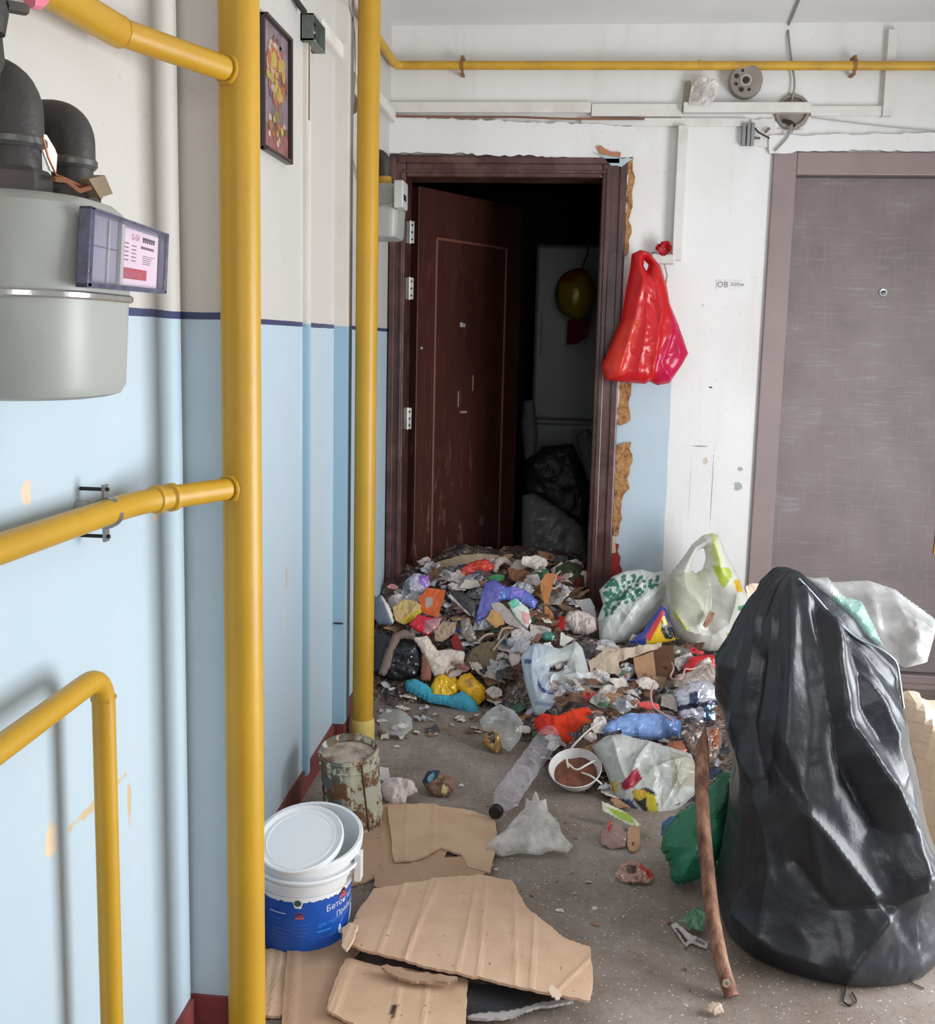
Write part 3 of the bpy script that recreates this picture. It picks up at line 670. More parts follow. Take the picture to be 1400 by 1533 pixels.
mk('plate', V, [(0, 1, 2, 3), (7, 6, 5, 4), (0, 4, 5, 1), (1, 5, 6, 2), (2, 6, 7, 3), (3, 7, 4, 0)], mat('tarnished_brass', (138, 118, 96), 0.5, metal=0.3), sl)
MB().tube([on(x, y, 0, -0.565) for x, y in ((64, 205), (72, 235), (84, 262), (100, 268), (120, 278), (140, 285))], 0.0013, 6).build('wire', mat('copper_wire', (150, 90, 50), 0.5, metal=0.5), sl, True)
MB().tube([on(x, y, 0, -0.56) for x, y in ((80, 268), (98, 270), (118, 286), (136, 280), (150, 296))], 0.003, 6).build('wire', mat('rust_wire', (120, 70, 40), 0.7), sl, True)
V = [tuple(on(x, y, 0, -0.575)) for x, y in ((62, 200), (70, 202), (82, 222), (86, 232), (84, 258), (76, 256), (66, 230), (60, 214))]
mk('paper_tag', V+[(v[0]-0.002, v[1], v[2]) for v in V], [tuple(range(8)), tuple(range(8, 16))[::-1]]+[(i, i+8, (i+1) % 8+8, (i+1) % 8) for i in range(8)], mat('tag_white', (214, 212, 206), 0.7), sl)
# second meter beside the dark doorway
z1_ = on(597, 276, 0, -0.628)[2]; z0_ = on(597, 358, 0, -0.628)[2]; zs_ = on(597, 310, 0, -0.628)[2]
g2 = make_meter('gas_meter', XW, -0.622, 3.60, 3.80, z0_, z1_, zs_, 'small grey gas meter half hidden behind the far yellow riser, beside the dark door frame', 0.03)
pp = on(602, 293, 0, -0.605); bevel(MB().box((pp[0]-0.02, pp[1]-0.05, pp[2]-0.045), (pp[0]+0.012, pp[1]+0.05, pp[2]+0.045)).build('reading_window', mat('window_grey', (190, 192, 190), 0.3), g2), 0.004)
pq = pp+np.array([0.0125, -0.02, 0]); MB().box((pq[0]-0.001, pq[1]-0.02, pq[2]-0.02), (pq[0]+0.001, pq[1]+0.03, pq[2]+0.0)).build('counter', mat('counter_black', (40, 40, 44), 0.4), g2)
c = np.array([-0.68, 3.66, z1_]); MB().lathe(c-np.array([0, 0, 0.005]), [(0.026, 0), (0.026, 0.028), (0.022, 0.032)], 20).build('yellow_cap', m_yel, g2, True)
MB().tube(fillet([c+np.array([0, 0, 0.02]), c+np.array([0, 0, 0.10]), c+np.array([-0.07, 0, 0.10])], 0.03), 0.020, 18).build('elbow', m_blk, g2, True)

# ------------------------------------------------------------------ left wall fittings
m_tr_w = mat('trunking_white', (220, 215, 210), 0.5, var=0.06, vscale=3, dirt=(176, 164, 150), damt=0.3)
b = NB('trunking_two_tone'); g = b.geo(); sx = b.n('ShaderNodeSeparateXYZ'); b.l(g, sx.inputs[0])
n = b.noise(g, 6, 5); cw = b.mix(b.math('MULTIPLY', b.step(n, 0.45, 0.7), 0.3), s2l((212, 206, 198)), s2l((184, 174, 162)))
b.set(b.mix(b.math('LESS_THAN', sx.outputs['Z'], 1.383), cw, s2l((148, 178, 196))), 0.4); m_two = b.m
p0, p1 = W(453, 190), W(446, 1190)
tk = thing('cable_trunking', (XW, p0[1], 0.06), 'thin vertical cable trunking on the left wall, hanging below the open metal box', 'trunking')
MB().box((XW-0.002, 2.855, 0.06), (XW+0.012, 2.895, p0[2]+0.28)).build('channel', m_two, tk)
MB().box((XW+0.012, 2.860, 0.06), (XW+0.015, 2.890, p0[2]+0.02)).build('cover', m_two, tk)
MB().box((XW+0.0120, 2.868, p0[2]), (XW+0.0135, 2.882, p0[2]+0.27)).build('rust_stain', mat('rust_brown', (136, 106, 80), 0.8), tk)
tk = thing('cable_trunking', (XW, 3.3, 0.06), 'wide blue-and-white vertical trunking on the left wall just behind the far riser', 'trunking')
zb2 = W(498, 1062)[2]
MB().box((XW-0.002, 3.235, 0.075), (XW+0.040, 3.32, ZC)).build('channel', m_two, tk)
MB().box((XW+0.006, 3.228, 0.42), (XW+0.036, 3.236, 0.424)).build('joint', m_dirt, tk)
MB().box((XW-0.002, 3.233, 0.0), (XW+0.041, 3.322, 0.078)).build('painted_foot', m_base, tk)
# open metal junction box
t = thing('junction_box', W(461, 45), 'small open grey metal junction box on the left wall above the thin trunking', 'box')
a_ = W(450, 22); z_ = W(450, 66)
bx = MB(); y0_, y1_, zz0, zz1 = 2.83, 2.965, W(450, 60)[2], W(450, 20)[2]
bx.box((XW, y0_, zz0), (XW+0.004, y1_, zz1)); bx.box((XW, y0_, zz0), (XW+0.035, y0_+0.004, zz1)); bx.box((XW, y1_-0.004, zz0), (XW+0.035, y1_, zz1)); bx.box((XW, y0_, zz0), (XW+0.035, y1_, zz0+0.004)); bx.box((XW, y0_, zz1-0.004), (XW+0.035, y1_, zz1))
bx.build('box_shell', mat('greenish_zinc', (118, 128, 120), 0.45, metal=0.4, dirt=(60, 58, 54)), t)
for k in range(4):
    c = np.array([XW+0.012, y0_+0.035+0.03*(k % 2)*1.5, zz0+0.03+0.035*(k//2)]); MB().tube([c, c+np.array([0.010, 0, 0])], 0.008, 8).build('terminal', m_dirt, t, True)
MB().box((XW+0.004, y0_+0.02, zz0+0.015), (XW+0.014, y1_-0.02, zz1-0.02)).build('terminal_plate', mat('pale_green', (166, 178, 166), 0.6), t)
# level trunking along the left wall, with cable
zc = W(490, 62)[2]
t = thing('cable_trunking', (XW, 3.5, zc), 'level white cable trunking along the top of the left wall, past the open metal box', 'trunking')
MB().box((XW-0.002, 2.965, zc-0.022), (XW+0.022, 4.19, zc+0.022)).build('channel', m_tr_w, t)
MB().box((XW+0.022, 2.965, zc-0.019), (XW+0.025, 4.19, zc+0.017)).build('cover', m_tr_w, t)
tag(MB().tube([W(440, -6, .012), W(447, 6, .014), W(456, 18, .02)], 0.008, 8).build('cable', m_dirt, None, True), 'short dark cable running from the frame top into the open metal box', 'cable')
tag(MB().tube(fillet([W(522, -5, .05), W(533, 60, .03), W(530, 150, .02), W(521, 205, .012), W(528, 240, .01), W(537, 268, .008)], 0.1), 0.0028, 6).build('cable', mat('grey_cable', (150, 142, 134), 0.6), None, True), 'thin drooping cable on the left wall beside the far riser', 'cable')
t = W(527, 155); tag(MB().lathe((XW, t[1], t[2]), [(0.035, 0), (0.03, 0.012), (0.012, 0.02), (0, 0.02)], 12, (1, 0, 0)).build('cable_outlet', mat('outlet_brown', (90, 76, 62), 0.8), None, True), 'dark broken cable outlet on the left wall, half behind the far riser', 'outlet')
# framed flower picture
fp = [W(386, 14), W(428, 57), W(428, 248), W(386, 218)]
ya, yb2 = W(389, 100)[1], W(428, 150)[1]; za, zb3 = W(428, 247)[2], W(428, 58)[2]
t = thing('framed_picture', (XW, (ya+yb2)/2, za), 'dark-framed flower still life hung on the white upper left wall', 'picture')
ff = MB(); w_ = 0.010
ff.box((XW, ya, za), (XW+0.012, ya+w_, zb3)); ff.box((XW, yb2-w_, za), (XW+0.020, yb2, zb3)); ff.box((XW, ya, za), (XW+0.020, yb2, za+w_)); ff.box((XW, ya, zb3-w_), (XW+0.020, yb2, zb3))
bevel(ff.build('frame', mat('dark_wood_frame', (52, 38, 40), 0.35), t), 0.003)
cv = MB().box((XW, ya+0.01, za+0.01), (XW+0.008, yb2-0.01, zb3-0.01)).build('canvas', mat('canvas_ground', (132, 112, 118), 0.6, var=0.3, vscale=14, bump=0), t)
pc = random.Random(5); cyy, czz = (ya+yb2)/2, (za+zb3)/2; hw, hh = (yb2-ya)/2-0.02, (zb3-za)/2-0.02
def disc(mb, y, z, ry_, rz_, x, n=7):
    V = [(XW+x, y+ry_*math.cos(k*2*math.pi/n), z+rz_*math.sin(k*2*math.pi/n)) for k in range(n)]; mb.add(V, [tuple(range(n))])
vs = MB(); disc(vs, cyy+0.01, czz-hh*0.28, hw*0.36, hh*0.26, 0.0084, 14); disc(vs, cyy+0.01, czz-hh*0.02, hw*0.18, hh*0.16, 0.0084, 10)
vs.build('painted_vase', mat('paint_vase', (120, 104, 70), 0.6, bump=0), cv)
tb = MB().add([(XW+0.0083, ya+0.012, za+0.012), (XW+0.0083, yb2-0.012, za+0.012), (XW+0.0083, yb2-0.012, za+hh*0.62), (XW+0.0083, ya+0.012, za+hh*0.5)], [(0, 1, 2, 3)]); tb.build('painted_table', mat('paint_table', (134, 84, 78), 0.6, bump=0, var=0.25, vscale=30), cv)
for q, cc in enumerate(((150, 110, 130), (96, 104, 70), (186, 92, 84), (222, 196, 180), (200, 120, 70), (214, 186, 90))):
    mb_ = MB()
    for k in range(34-4*q):
        a, r_ = pc.uniform(0, 6.28), pc.random()**0.5; disc(mb_, cyy+math.cos(a)*r_*hw*0.85, czz+hh*0.30+math.sin(a)*r_*hh*0.55, pc.uniform(.010, .022), pc.uniform(.010, .022), 0.0086+0.0002*q+0.00002*k)
    for k in range(4): disc(mb_, cyy+pc.uniform(-.8, .8)*hw, czz-hh*pc.uniform(.5, .9), pc.uniform(.008, .016), pc.uniform(.007, .012), 0.0086+0.0002*q+.00002*k)
    stuff(mb_.build('painted_petals', mat('petal_%d' % q, tuple(int(v*.8) for v in cc), 0.6, bump=0), cv))

# ------------------------------------------------------------------ back wall fittings
def bar(name, x0, x1, ytop, ybot, dep, label, mt=None, end=None):
    a = B((x0+x1)/2, ytop)[2]; c = B((x0+x1)/2, ybot)[2]; xa, xb = B(x0, ytop)[0], B(x1, ytop)[0]
    t = thing(name, ((xa+xb)/2, YB, c), label, 'trunking')
    MB().box((xa, YB-dep*0.8, c+0.002), (xb, YB+0.002, a-0.002)).build('channel', mt or m_tr_w, t)
    bevel(MB().box((xa, YB-dep, c), (xb, YB-dep*0.8, a)).build('cover', mt or m_tr_w, t), 0.002); return t
bar('cable_trunking', 572, 885, 154, 170, 0.020, 'level white trunking on the back wall above the dark doorway')
bar('cable_trunking', 886, 1021, 157, 176, 0.022, 'short level white trunking on the back wall left of the plastic-wrapped box')
bar('cable_trunking', 1022, 1212, 157, 172, 0.050, 'level white trunking on the back wall running under the round bell')
bar('cable_trunking', 1213, 1322, 160, 175, 0.020, 'slim level white trunking on the back wall above the brown door')
bar('cable_trunking', 870, 1120, 178, 190, 0.018, 'lower level white trunking on the back wall, right above the tall vertical one')
def vbar(x0, x1, ytop, ybot, dep, label):
    xa, xb = B(x0, ytop)[0], B(x1, ytop)[0]; za_, zb_2 = B(x0, ybot)[2], B(x0, ytop)[2]
    t = thing('cable_trunking', ((xa+xb)/2, YB, za_), label, 'trunking')
    MB().box((xa, YB-dep*0.8, za_), (xb, YB+0.002, zb_2)).build('channel', m_tr_w, t)
    bevel(MB().box((xa+0.001, YB-dep, za_+0.001), (xb-0.001, YB-dep*0.8, zb_2)).build('cover', m_tr_w, t), 0.002); return t
vbar(1014, 1029, 191, 391, 0.045, 'tall vertical white trunking on the back wall above the red flower')
vbar(1327, 1342, 47, 176, 0.030, 'vertical white trunking crossing behind the level gas pipe at upper right')
tag(MB().tube([B(572, 174, .03), B(700, 175, .03), B(770, 175, .03), B(850, 178, .03), B(965, 178, .03)], 0.0042, 8).build('conduit', mat('rusty_rod', (120, 82, 64), 0.7, dirt=(160, 104, 60), damt=0.7), None, True), 'thin rusty rod running level over the dark doorway', 'pipe')
m_bak = mat('old_plastic', (150, 140, 130), 0.55, dirt=(110, 98, 88))
bl_ = thing('door_bell', B(1114, 125), 'round dusty grey wall bell with holes, just under the level gas pipe', 'bell')
c = B(1116, 124); R_ = 0.061
MB().lathe(c, [(R_*1.02, 0), (R_*1.02, 0.05), (R_*0.98, 0.062), (R_*0.90, 0.066), (0, 0.066)], 36, (-0.12, -1, -0.08), False).build('shell', m_bak, bl_, True)
axb = np.array([-0.12, -1, -0.08]); axb /= np.linalg.norm(axb); cf = c+axb*0.0665
MB().lathe(cf, [(0.021, -0.001), (0.021, 0.003), (0.016, 0.003), (0.015, -0.002)], 20, axb).build('hub_ring', mat('pale_ring', (176, 168, 158), 0.5), bl_, True)
MB().lathe(cf, [(0.012, -0.001), (0.012, 0.0015)], 14, axb).build('hub', m_dirt, bl_, True)
for k in range(8):
    a = math.radians(45*k+22); MB().lathe(cf+np.array([math.cos(a)*0.037, 0, math.sin(a)*0.037]), [(0.0085 if k % 2 else 0.006, -0.002), (0.0085 if k % 2 else 0.006, 0.0012)], 10, axb).build('hole', m_dirt, bl_, True)
t = thing('switch_box', B(1050, 138), 'small white switch wrapped in crumpled clear film on a brown backplate, back wall', 'box')
V = [B(1022, 165, .02), B(1026, 122, .02), B(1034, 120, .02), B(1040, 165, .02)]
mk('backplate', [v for v in V]+[v+np.array([0, 0.02, 0]) for v in V], [(0, 3, 2, 1), (4, 5, 6, 7), (0, 1, 5, 4), (1, 2, 6, 5), (2, 3, 7, 6), (3, 0, 4, 7)], mat('khaki_plate', (150, 140, 118), 0.6), t)
c = B(1054, 140, 0); MB().lathe(c, [(0.037, 0), (0.037, 0.03), (0.03, 0.04), (0.0, 0.042)], 24, (0, -1, 0), False).build('dial', m_wht, t, True)
flat('film', [(1030, 157), (1036, 128), (1046, 117), (1068, 118), (1077, 126), (1070, 150), (1064, 158)], clear_mat('film_clear', (236, 230, 226), 0.5, 0.2, 0.6, 60), B(1054, 140, .055), (0, -1, 0), t, 0.002, cr=0.018, size=0.05, seed=4, smooth=False)
t = thing('wall_outlet', B(1140, 200), 'broken white outlet with dangling wire stubs and grey metal cover above the brown door', 'outlet')
bx = MB()
for xx in (1114, 1121, 1127): p_ = B(xx, 186, 0.0); q_ = B(xx, 219, 0.0); bx.box((p_[0]-0.008, YB-0.03, q_[2]), (p_[0]+0.004, YB, p_[2]))
bx.build('metal_cover', mat('grey_metal', (140, 138, 138), 0.4, metal=0.6), t)
strip = [B(x, y, 0)[[0, 2]] for x, y in jag([(1124, 180), (1158, 178), (1160, 196), (1150, 222), (1125, 218)], 1.5, 8, 8)]
V, Fc = polyprism(strip, lambda a, c: np.array([a, YB-0.012, c]), np.array([0, 0.012, 0])); mk('plaster_base', V, Fc, mat('outlet_white', (218, 214, 210), 0.7), t)
MB().tube([B(1127, 188, .02), B(1136, 198, .03), B(1152, 207, .03)], 0.0035, 6).build('wire', m_dirt, t, True)
MB().tube([B(1152, 192, .02), B(1146, 198, .03)], 0.005, 6).build('wire', mat('brown_wire', (120, 96, 84), 0.6), t, True)
MB().tube([B(1126, 206, .02), B(1138, 207, .03)], 0.005, 6).build('wire', mat('brown_wire', (120, 96, 84), 0.6), t, True)
t = thing('junction_box', B(1185, 170), 'round dark junction box opening behind the level trunking above the brown door', 'box')
c = B(1186, 168, 0); MB().lathe(c, [(0.066, 0.0), (0.064, 0.014), (0.052, 0.016), (0.050, 0.004), (0.0, 0.004)], 28, (0, -1, 0), False).build('rim', m_bak, t, True)
MB().tube([B(1172, 181, .02), B(1184, 183, .03), B(1190, 188, .02)], 0.008, 6).build('wire_bundle', m_dirt, t, True)
m_gc = mat('grey_cable', (150, 142, 134), 0.6)
cz = ZC; tag(MB().tube(fillet([on(1200, -8, 2, ZC-0.006), on(1180, 40, 2, ZC-0.006), B(1180, 48, .01), B(1185, 92, .02), B(1191, 125, .02), B(1184, 160, .02)], 0.03), 0.0042, 8).build('cable', m_gc, None, True), 'grey cable crossing the ceiling and dropping behind the gas pipe to the trunking', 'cable')
tag(MB().tube(fillet([B(1186, 186, .03), B(1180, 205, .03), B(1168, 218, .03), B(1160, 226, .03)], 0.03), 0.0038, 8).build('cable', m_gc, None, True), 'short grey cable from the round junction box to the brown door frame corner', 'cable')
tag(MB().tube([B(1215, 176, .01), B(1262, 182, .012), B(1330, 190, .012), B(1450, 200, .012)], 0.0022, 6).build('cable', mat('pale_cable', (178, 176, 174), 0.6), None, True), 'thin pale cable sagging over the brown door towards the right', 'cable')
t = thing('number_sticker', B(1091, 426), 'small white number sticker on the wall between the two doors', 'sticker')
a, c = B(1072, 432), B(1112, 419); MB().box((a[0], YB-0.0025, a[2]), (c[0], YB, c[2])).build('sticker', mat('sticker_white', (222, 220, 218), 0.6, bump=0), t)
V, Fc = text_mesh('OB'); pa = B(1073, 430); mk('lettering', [(pa[0]+v[0]*0.032, YB-0.003, pa[2]+v[1]*0.032) for v in V], Fc, mat('grey_print', (110, 104, 100), 0.7, bump=0), t)
V, Fc = text_mesh('200ж'); pa = B(1093, 428); mk('lettering', [(pa[0]+v[0]*0.024, YB-0.003, pa[2]+v[1]*0.018) for v in V], Fc, mat('grey_print', (110, 104, 100), 0.7, bump=0), t)

# red flower, ledge, red carrier bag
t = thing('wall_hook', B(990, 392), 'small white ledge with nail on the wall where the red bag hangs', 'hook')
a, c = B(974, 396), B(1009, 382); bevel(MB().box((a[0], YB-0.05, a[2]), (c[0], YB, c[2])).build('ledge', m_wht, t), 0.004)
MB().tube([B(952, 392, .0), B(956, 384, .07), B(975, 383, .07)], 0.004, 8).build('nail', m_dirt, t, True)
MB().tube([B(995, 396, .03), B(999, 412, .02), B(996, 430, .015)], 0.003, 6).build('cord', m_gc, t, True)
fl = thing('artificial_flower', B(995, 373), 'red artificial flower on the ledge above the hanging red bag', 'flower')
m_fl = mat('flower_red', (176, 16, 30), 0.55, var=0.3, vscale=60)
fr_ = random.Random(11); c = B(995, 373, 0.045)
for k in range(16):
    a = fr_.uniform(0, 6.28); e = fr_.uniform(-.6, .9); L = fr_.uniform(.020, .036)
    d = np.array([math.cos(a)*math.cos(e), -abs(math.sin(e))*0.8-0.1, math.sin(a)*math.cos(e)]); s = np.cross(d, [0, 1, 0.2]); s = s/np.linalg.norm(s)*0.014; o_ = c+d*0.004
    V = [o_, o_+d*L*0.5+s, o_+d*L*0.9+s*0.7, o_+d*L, o_+d*L*0.9-s*0.7, o_+d*L*0.5-s]; nn = np.cross(d, s); nn = nn/np.linalg.norm(nn)*0.0015; V[3] = V[3]+nn*4
    mk('petal', V+[v+nn for v in V], [(0, 1, 2, 3, 4, 5), (11, 10, 9, 8, 7, 6)]+[(i, i+6, (i+1) % 6+6, (i+1) % 6) for i in range(6)], m_fl, fl)
MB().tube([B(974, 379, .05), B(985, 377, .045), c], 0.002, 6).build('stem', mat('dark_stem', (60, 50, 46), 0.7), fl, True)

# ------------------------------------------------------------------ rubbish: ground shape of the heap
def sm(x): x = np.clip(x, 0, 1); return x*x*(3-2*x)
def heap(x, y):
    x = np.asarray(x, float); y = np.asarray(y, float)
    door = sm((y-3.62)/0.60)*sm((x+0.86)/0.10)*sm((0.40-x)/0.42)*0.37
    inner = np.where(y > 4.3, sm((y-4.3)/0.4)*0.06, 0)*sm((0.4-x)/0.4)
    fr_ = -0.24+(3.6-y)*0.42
    right = sm((x-fr_)/0.22)*sm((y-2.92)/0.34)*sm((1.02-x)/0.20)*(0.12+0.08*sm((y-3.2)/0.8))
    return np.maximum(door+inner, right)
def hit(px, py):
    d = ray(px, py); t0 = 0.5
    for k in range(900):
        q = EYEV+d*t0
        if q[2] <= heap(q[0], q[1]): return q
        t0 += 0.006
    return q
nx, ny = 150, 150
gx, gy = np.meshgrid(np.linspace(-0.75, 1.05, nx), np.linspace(2.9, 4.62, ny)); hz = heap(gx, gy)
P = np.stack([gx.ravel(), gy.ravel(), hz.ravel()], 1); e = np.clip(hz.ravel()/0.06, 0, 1)
P[:, 2] += e*(0.022*crum(P, 3, 0.12)+0.012*crum(P, 4, 0.05))-0.012
keep = (hz > 0.002); q = np.arange(nx*ny).reshape(ny, nx); Fc = []
mx_ = ((gx < 0.17) | (gy < YB-0.03)) & (gx < 0.60+0.5*(gy < 4.1))
for j in range(ny-1):
    for i in range(nx-1):
        if keep[j, i] and keep[j, i+1] and keep[j+1, i+1] and keep[j+1, i] and mx_[j, i] and mx_[j+1, i+1]: Fc.append((q[j, i], q[j, i+1], q[j+1, i+1], q[j+1, i]))
us = sorted({v for f in Fc for v in f}); mp = {v: k for k, v in enumerate(us)}
b = NB('mixed_refuse'); g = b.coord(); vo = b.n('ShaderNodeTexVoronoi', i_Scale=34.0); nz = b.noise(g, 9, 3)
wv = b.n('ShaderNodeVectorMath', operation='ADD'); b.l(g, wv.inputs[0]); b.l(nz, wv.inputs[1]); b.l(wv.outputs[0], vo.inputs['Vector'])
sr = b.n('ShaderNodeSeparateColor'); b.l(vo.outputs['Color'], sr.inputs[0])
c = b.ramp(sr.outputs[0], [(0.0, s2l((52, 44, 42))), (0.25, s2l((84, 68, 58))), (0.42, s2l((120, 96, 78))), (0.58, s2l((66, 62, 66))), (0.70, s2l((150, 136, 124))), (0.82, s2l((96, 54, 48))), (0.90, s2l((180, 172, 166))), (0.96, s2l((62, 72, 108)))], 'CONSTANT')
b.set(c, 0.7); b.bump(b.noise(g, 60, 4), 0.6, 0.01)
o = mk('rubbish_heap', P[us], [tuple(mp[v] for v in f) for f in Fc], b.m, None, False)
stuff(tag(o, 'underlying layer of dirty mixed rubbish spreading from the dark doorway to the black bag', 'rubbish'))

m_plas = vcol_mat('printed_plastic', 0.32, 0.6, 0.25, 0.12, 0.15, 50)
m_clo = vcol_mat('soiled_cloth', 0.85, 0.2, 0.0, 0.3, 0.35, 160)
m_pap = vcol_mat('crumpled_paper', 0.8, 0.3, 0.1, 0.22, 0.2, 60)
m_cdb = vcol_mat('torn_cardboard', 0.85, 0.2, 0.0, 0.35, 0.2, 90, dirtcol=(120, 88, 64))
m_foi = vcol_mat('shiny_wrapper', 0.22, 0.7, 0.0, 0.12, 0.2, 60, metal=0.15)
m_foil = vcol_mat('foil_film', 0.25, 0.8, 0.0, 0.08, 0.2, 60, metal=0.6)
MK = dict(p=m_plas, c=m_clo, a=m_pap, k=m_cdb, s=m_foi, f=m_foil)
def item(name, label, cat, outl, mk_, base, prints=(), tilt=50, lift=0.03, puff=0.0, puffd=0.05, cr=0.014, size=0.07, seed=1, thick=0.003, holes=(), at=None, p=None, dx=None, smooth=False, side=0.0, jg=None, floor=None, group=None, folds=()):
    A = np.array(outl, float); cx_, cy_ = A.mean(0) if at is None else at
    if p is None: p = hit(cx_, cy_)
    a = math.radians(tilt); n = np.array([side, -math.sin(a), math.cos(a)]); n /= np.linalg.norm(n)
    p = np.array(p)+n*lift
    if jg: outl = jag(outl, jg, jg*2.2, seed)
    mt = MK[mk_] if isinstance(mk_, str) else mk_
    o = flat(name, outl, mt, p, n, None, thick, holes, dx, cr, size, seed, base, prints, puff, puffd, None, smooth, None, floor, folds)
    return tag(o, label, cat, group)

# red bag hanging on the wall
o = flat('carrier_bag', [(946, 380), (958, 374), (970, 377), (988, 398), (998, 430), (1002, 455), (1016, 488), (1030, 530), (1020, 548), (1002, 574), (984, 577), (972, 571), (966, 575), (930, 572), (906, 568), (901, 548), (912, 522), (930, 480), (938, 430), (944, 400)],
    vcol_mat('red_film', 0.25, 0.6, 0.35, 0.0, 0.15, 40), B(962, 480, .13), (0.15, -1, 0.1), None, 0.004, holes=[[(964, 388), (971, 396), (968, 408), (963, 400)]], cr=0.012, size=0.13, seed=8, base=(220, 38, 44),
    prints=[([(990, 400), (1040, 400), (1040, 600), (985, 590), (975, 540), (1000, 500), (1000, 450)], (214, 30, 84)), ([(935, 480), (955, 480), (935, 560), (905, 570), (900, 545)], (226, 62, 48))], puff=0.05, puffd=0.05, dx=0.0042, folds=[([(960, 405), (945, 480), (922, 560)], .014, 10, 5), ([(964, 410), (962, 490), (950, 560)], .012, 6, 8), ([(972, 405), (985, 470), (975, 540), (970, 572)], .018, 10, 5), ([(985, 410), (1003, 480), (1012, 530)], .012, 6, 6), ([(1000, 500), (985, 545), (1000, 572)], .014, 8, 5)])
tag(o, 'bright red plastic carrier bag hanging on the wall between the two doors', 'bag')

# ------------------------------------------------------------------ big black bag
YBG = 2.36
Lt = [(840, 1170), (855, 1165), (870, 1150), (900, 1130), (950, 1100), (1000, 1071), (1060, 1075), (1110, 1088), (1160, 1100), (1230, 1100), (1300, 1090), (1350, 1080), (1400, 1066), (1440, 1060)]
Rt = [(840, 1172), (855, 1178), (865, 1203), (900, 1240), (950, 1285), (990, 1330), (1006, 1338), (1060, 1340), (1100, 1348), (1150, 1360), (1200, 1370), (1250, 1384), (1300, 1396), (1360, 1405), (1440, 1398)]
ztop = on(1172, 853, 1, YBG)[2]; nr, nt = 150, 260
zs = np.concatenate([[0.004, 0.004], np.linspace(0.006, ztop, nr-2)]); V = []
rows = []
for k, z in enumerate(zs):
    yy = proj((0.5, YBG, z))[1]
    for _ in range(3): yy = proj((on(1230, yy, 1, YBG)[0], YBG, z))[1]
    xl_, xr_ = np.interp(yy, [a for a, _ in Lt], [v for _, v in Lt]), np.interp(yy, [a for a, _ in Rt], [v for _, v in Rt])
    X0, X1 = on(xl_, yy, 1, YBG)[0], on(xr_, yy, 1, YBG)[0]
    t = z/ztop; bdep = 0.245*(1-t**1.35)**0.9+0.006; tuck = min(1, 0.90+0.10*math.sqrt(min(z/0.05, 1))) if k else 0.02
    rows.append(((X0+X1)/2, max((X1-X0)/2, 0.006)*tuck, bdep*tuck, z, t))
th = np.linspace(0, 2*np.pi, nt, endpoint=False)
for (xc, a, bd_, z, t) in rows:
    ct, stt = np.cos(th), np.sin(th); ex = 0.85
    V.append(np.stack([xc+a*np.sign(ct)*np.abs(ct)**ex, YBG+(0.02*t)+bd_*np.sign(stt)*np.abs(stt)**ex, np.full(nt, z)], 1))
V = np.concatenate(V); cen = np.array([[r[0], YBG, r[3]] for r in rows]).repeat(nt, 0)
N = V-cen; N[:, 2] = 0.05; N /= np.linalg.norm(N, axis=1)[:, None]
px = np.array([proj(v) for v in V]); front = np.clip(-N[:, 1]*1.5+0.25, 0, 1); tt = np.array([r[4] for r in rows]).repeat(nt)
lim = np.minimum(1, np.array([r[1] for r in rows]).repeat(nt)/0.12)
disp = 0.017*crum(V*[1, 1, 0.5], 12, 0.24, 3)*np.clip(tt/0.08, 0, 1)+0.0065*crum(V*[1, 1, 0.6], 13, 0.10)*np.clip(tt/0.05, 0, 1)
# pleats running down from the gathered top
ang = np.arctan2(px[:, 0]-1185, px[:, 1]-840); pl_ = np.abs(((ang*5.5+0.15*np.sin(px[:, 1]/60)) % 1)-0.5)*4-1
disp += 0.007*pl_*np.clip(tt*1.4, 0, 1)*(1-0.3*tt)
for ln, am, w1, w2 in (
    ([(1178, 868), (1220, 935), (1242, 1020), (1258, 1085), (1300, 1165), (1340, 1235), (1352, 1300)], 0.060, 55, 14),
    ([(1172, 868), (1140, 930), (1105, 985), (1078, 1020)], 0.030, 28, 18), ([(1190, 880), (1190, 1000), (1180, 1100), (1212, 1200), (1232, 1320)], 0.024, 25, 25),
    ([(1248, 975), (1290, 1030), (1325, 1100), (1330, 1160)], 0.035, 30, 12), ([(1092, 1100), (1135, 1170), (1158, 1290), (1150, 1400)], 0.024, 26, 22),
    ([(1215, 1215), (1255, 1270), (1300, 1335)], 0.026, 30, 12), ([(1400, 1290), (1345, 1330), (1300, 1400), (1270, 1450)], 0.026, 20, 34), ([(1110, 1370), (1170, 1420), (1230, 1440)], 0.02, 18, 18),
    ([(1208, 930), (1228, 1040), (1250, 1140), (1300, 1240)], -0.040, 24, 20), ([(1150, 990), (1128, 1080), (1150, 1170)], -0.022, 20, 20), ([(1270, 960), (1280, 1060), (1310, 1110)], -0.030, 22, 22), ([(1190, 1290), (1250, 1360), (1330, 1350)], -0.020, 26, 26)):
    disp += am*seg_ridge(px, ln, w1, w2)*front
V = V+N*(disp*lim)[:, None]; V[:, 2] = np.maximum(V[:, 2], 0.002); V[:, 2] += 0.006*crum(V, 14, 0.2)*np.clip(tt*10, 0, 1)
V[:, 2] = np.maximum(V[:, 2], 0.002)
Fc = [(i*nt+j, i*nt+(j+1) % nt, (i+1)*nt+(j+1) % nt, (i+1)*nt+j) for i in range(nr-1) for j in range(nt)]+[tuple((nr-1)*nt+j for j in range(nt))]
m_bag = mat('black_film', (29, 32, 39), 0.34, var=0.10, vscale=6, bump=0.5, bscale=26, spec=0.5, dirt=(44, 47, 54), dscale=3, damt=0.35)
bb_ = mk('rubbish_bag', V, Fc, m_bag, None, True)
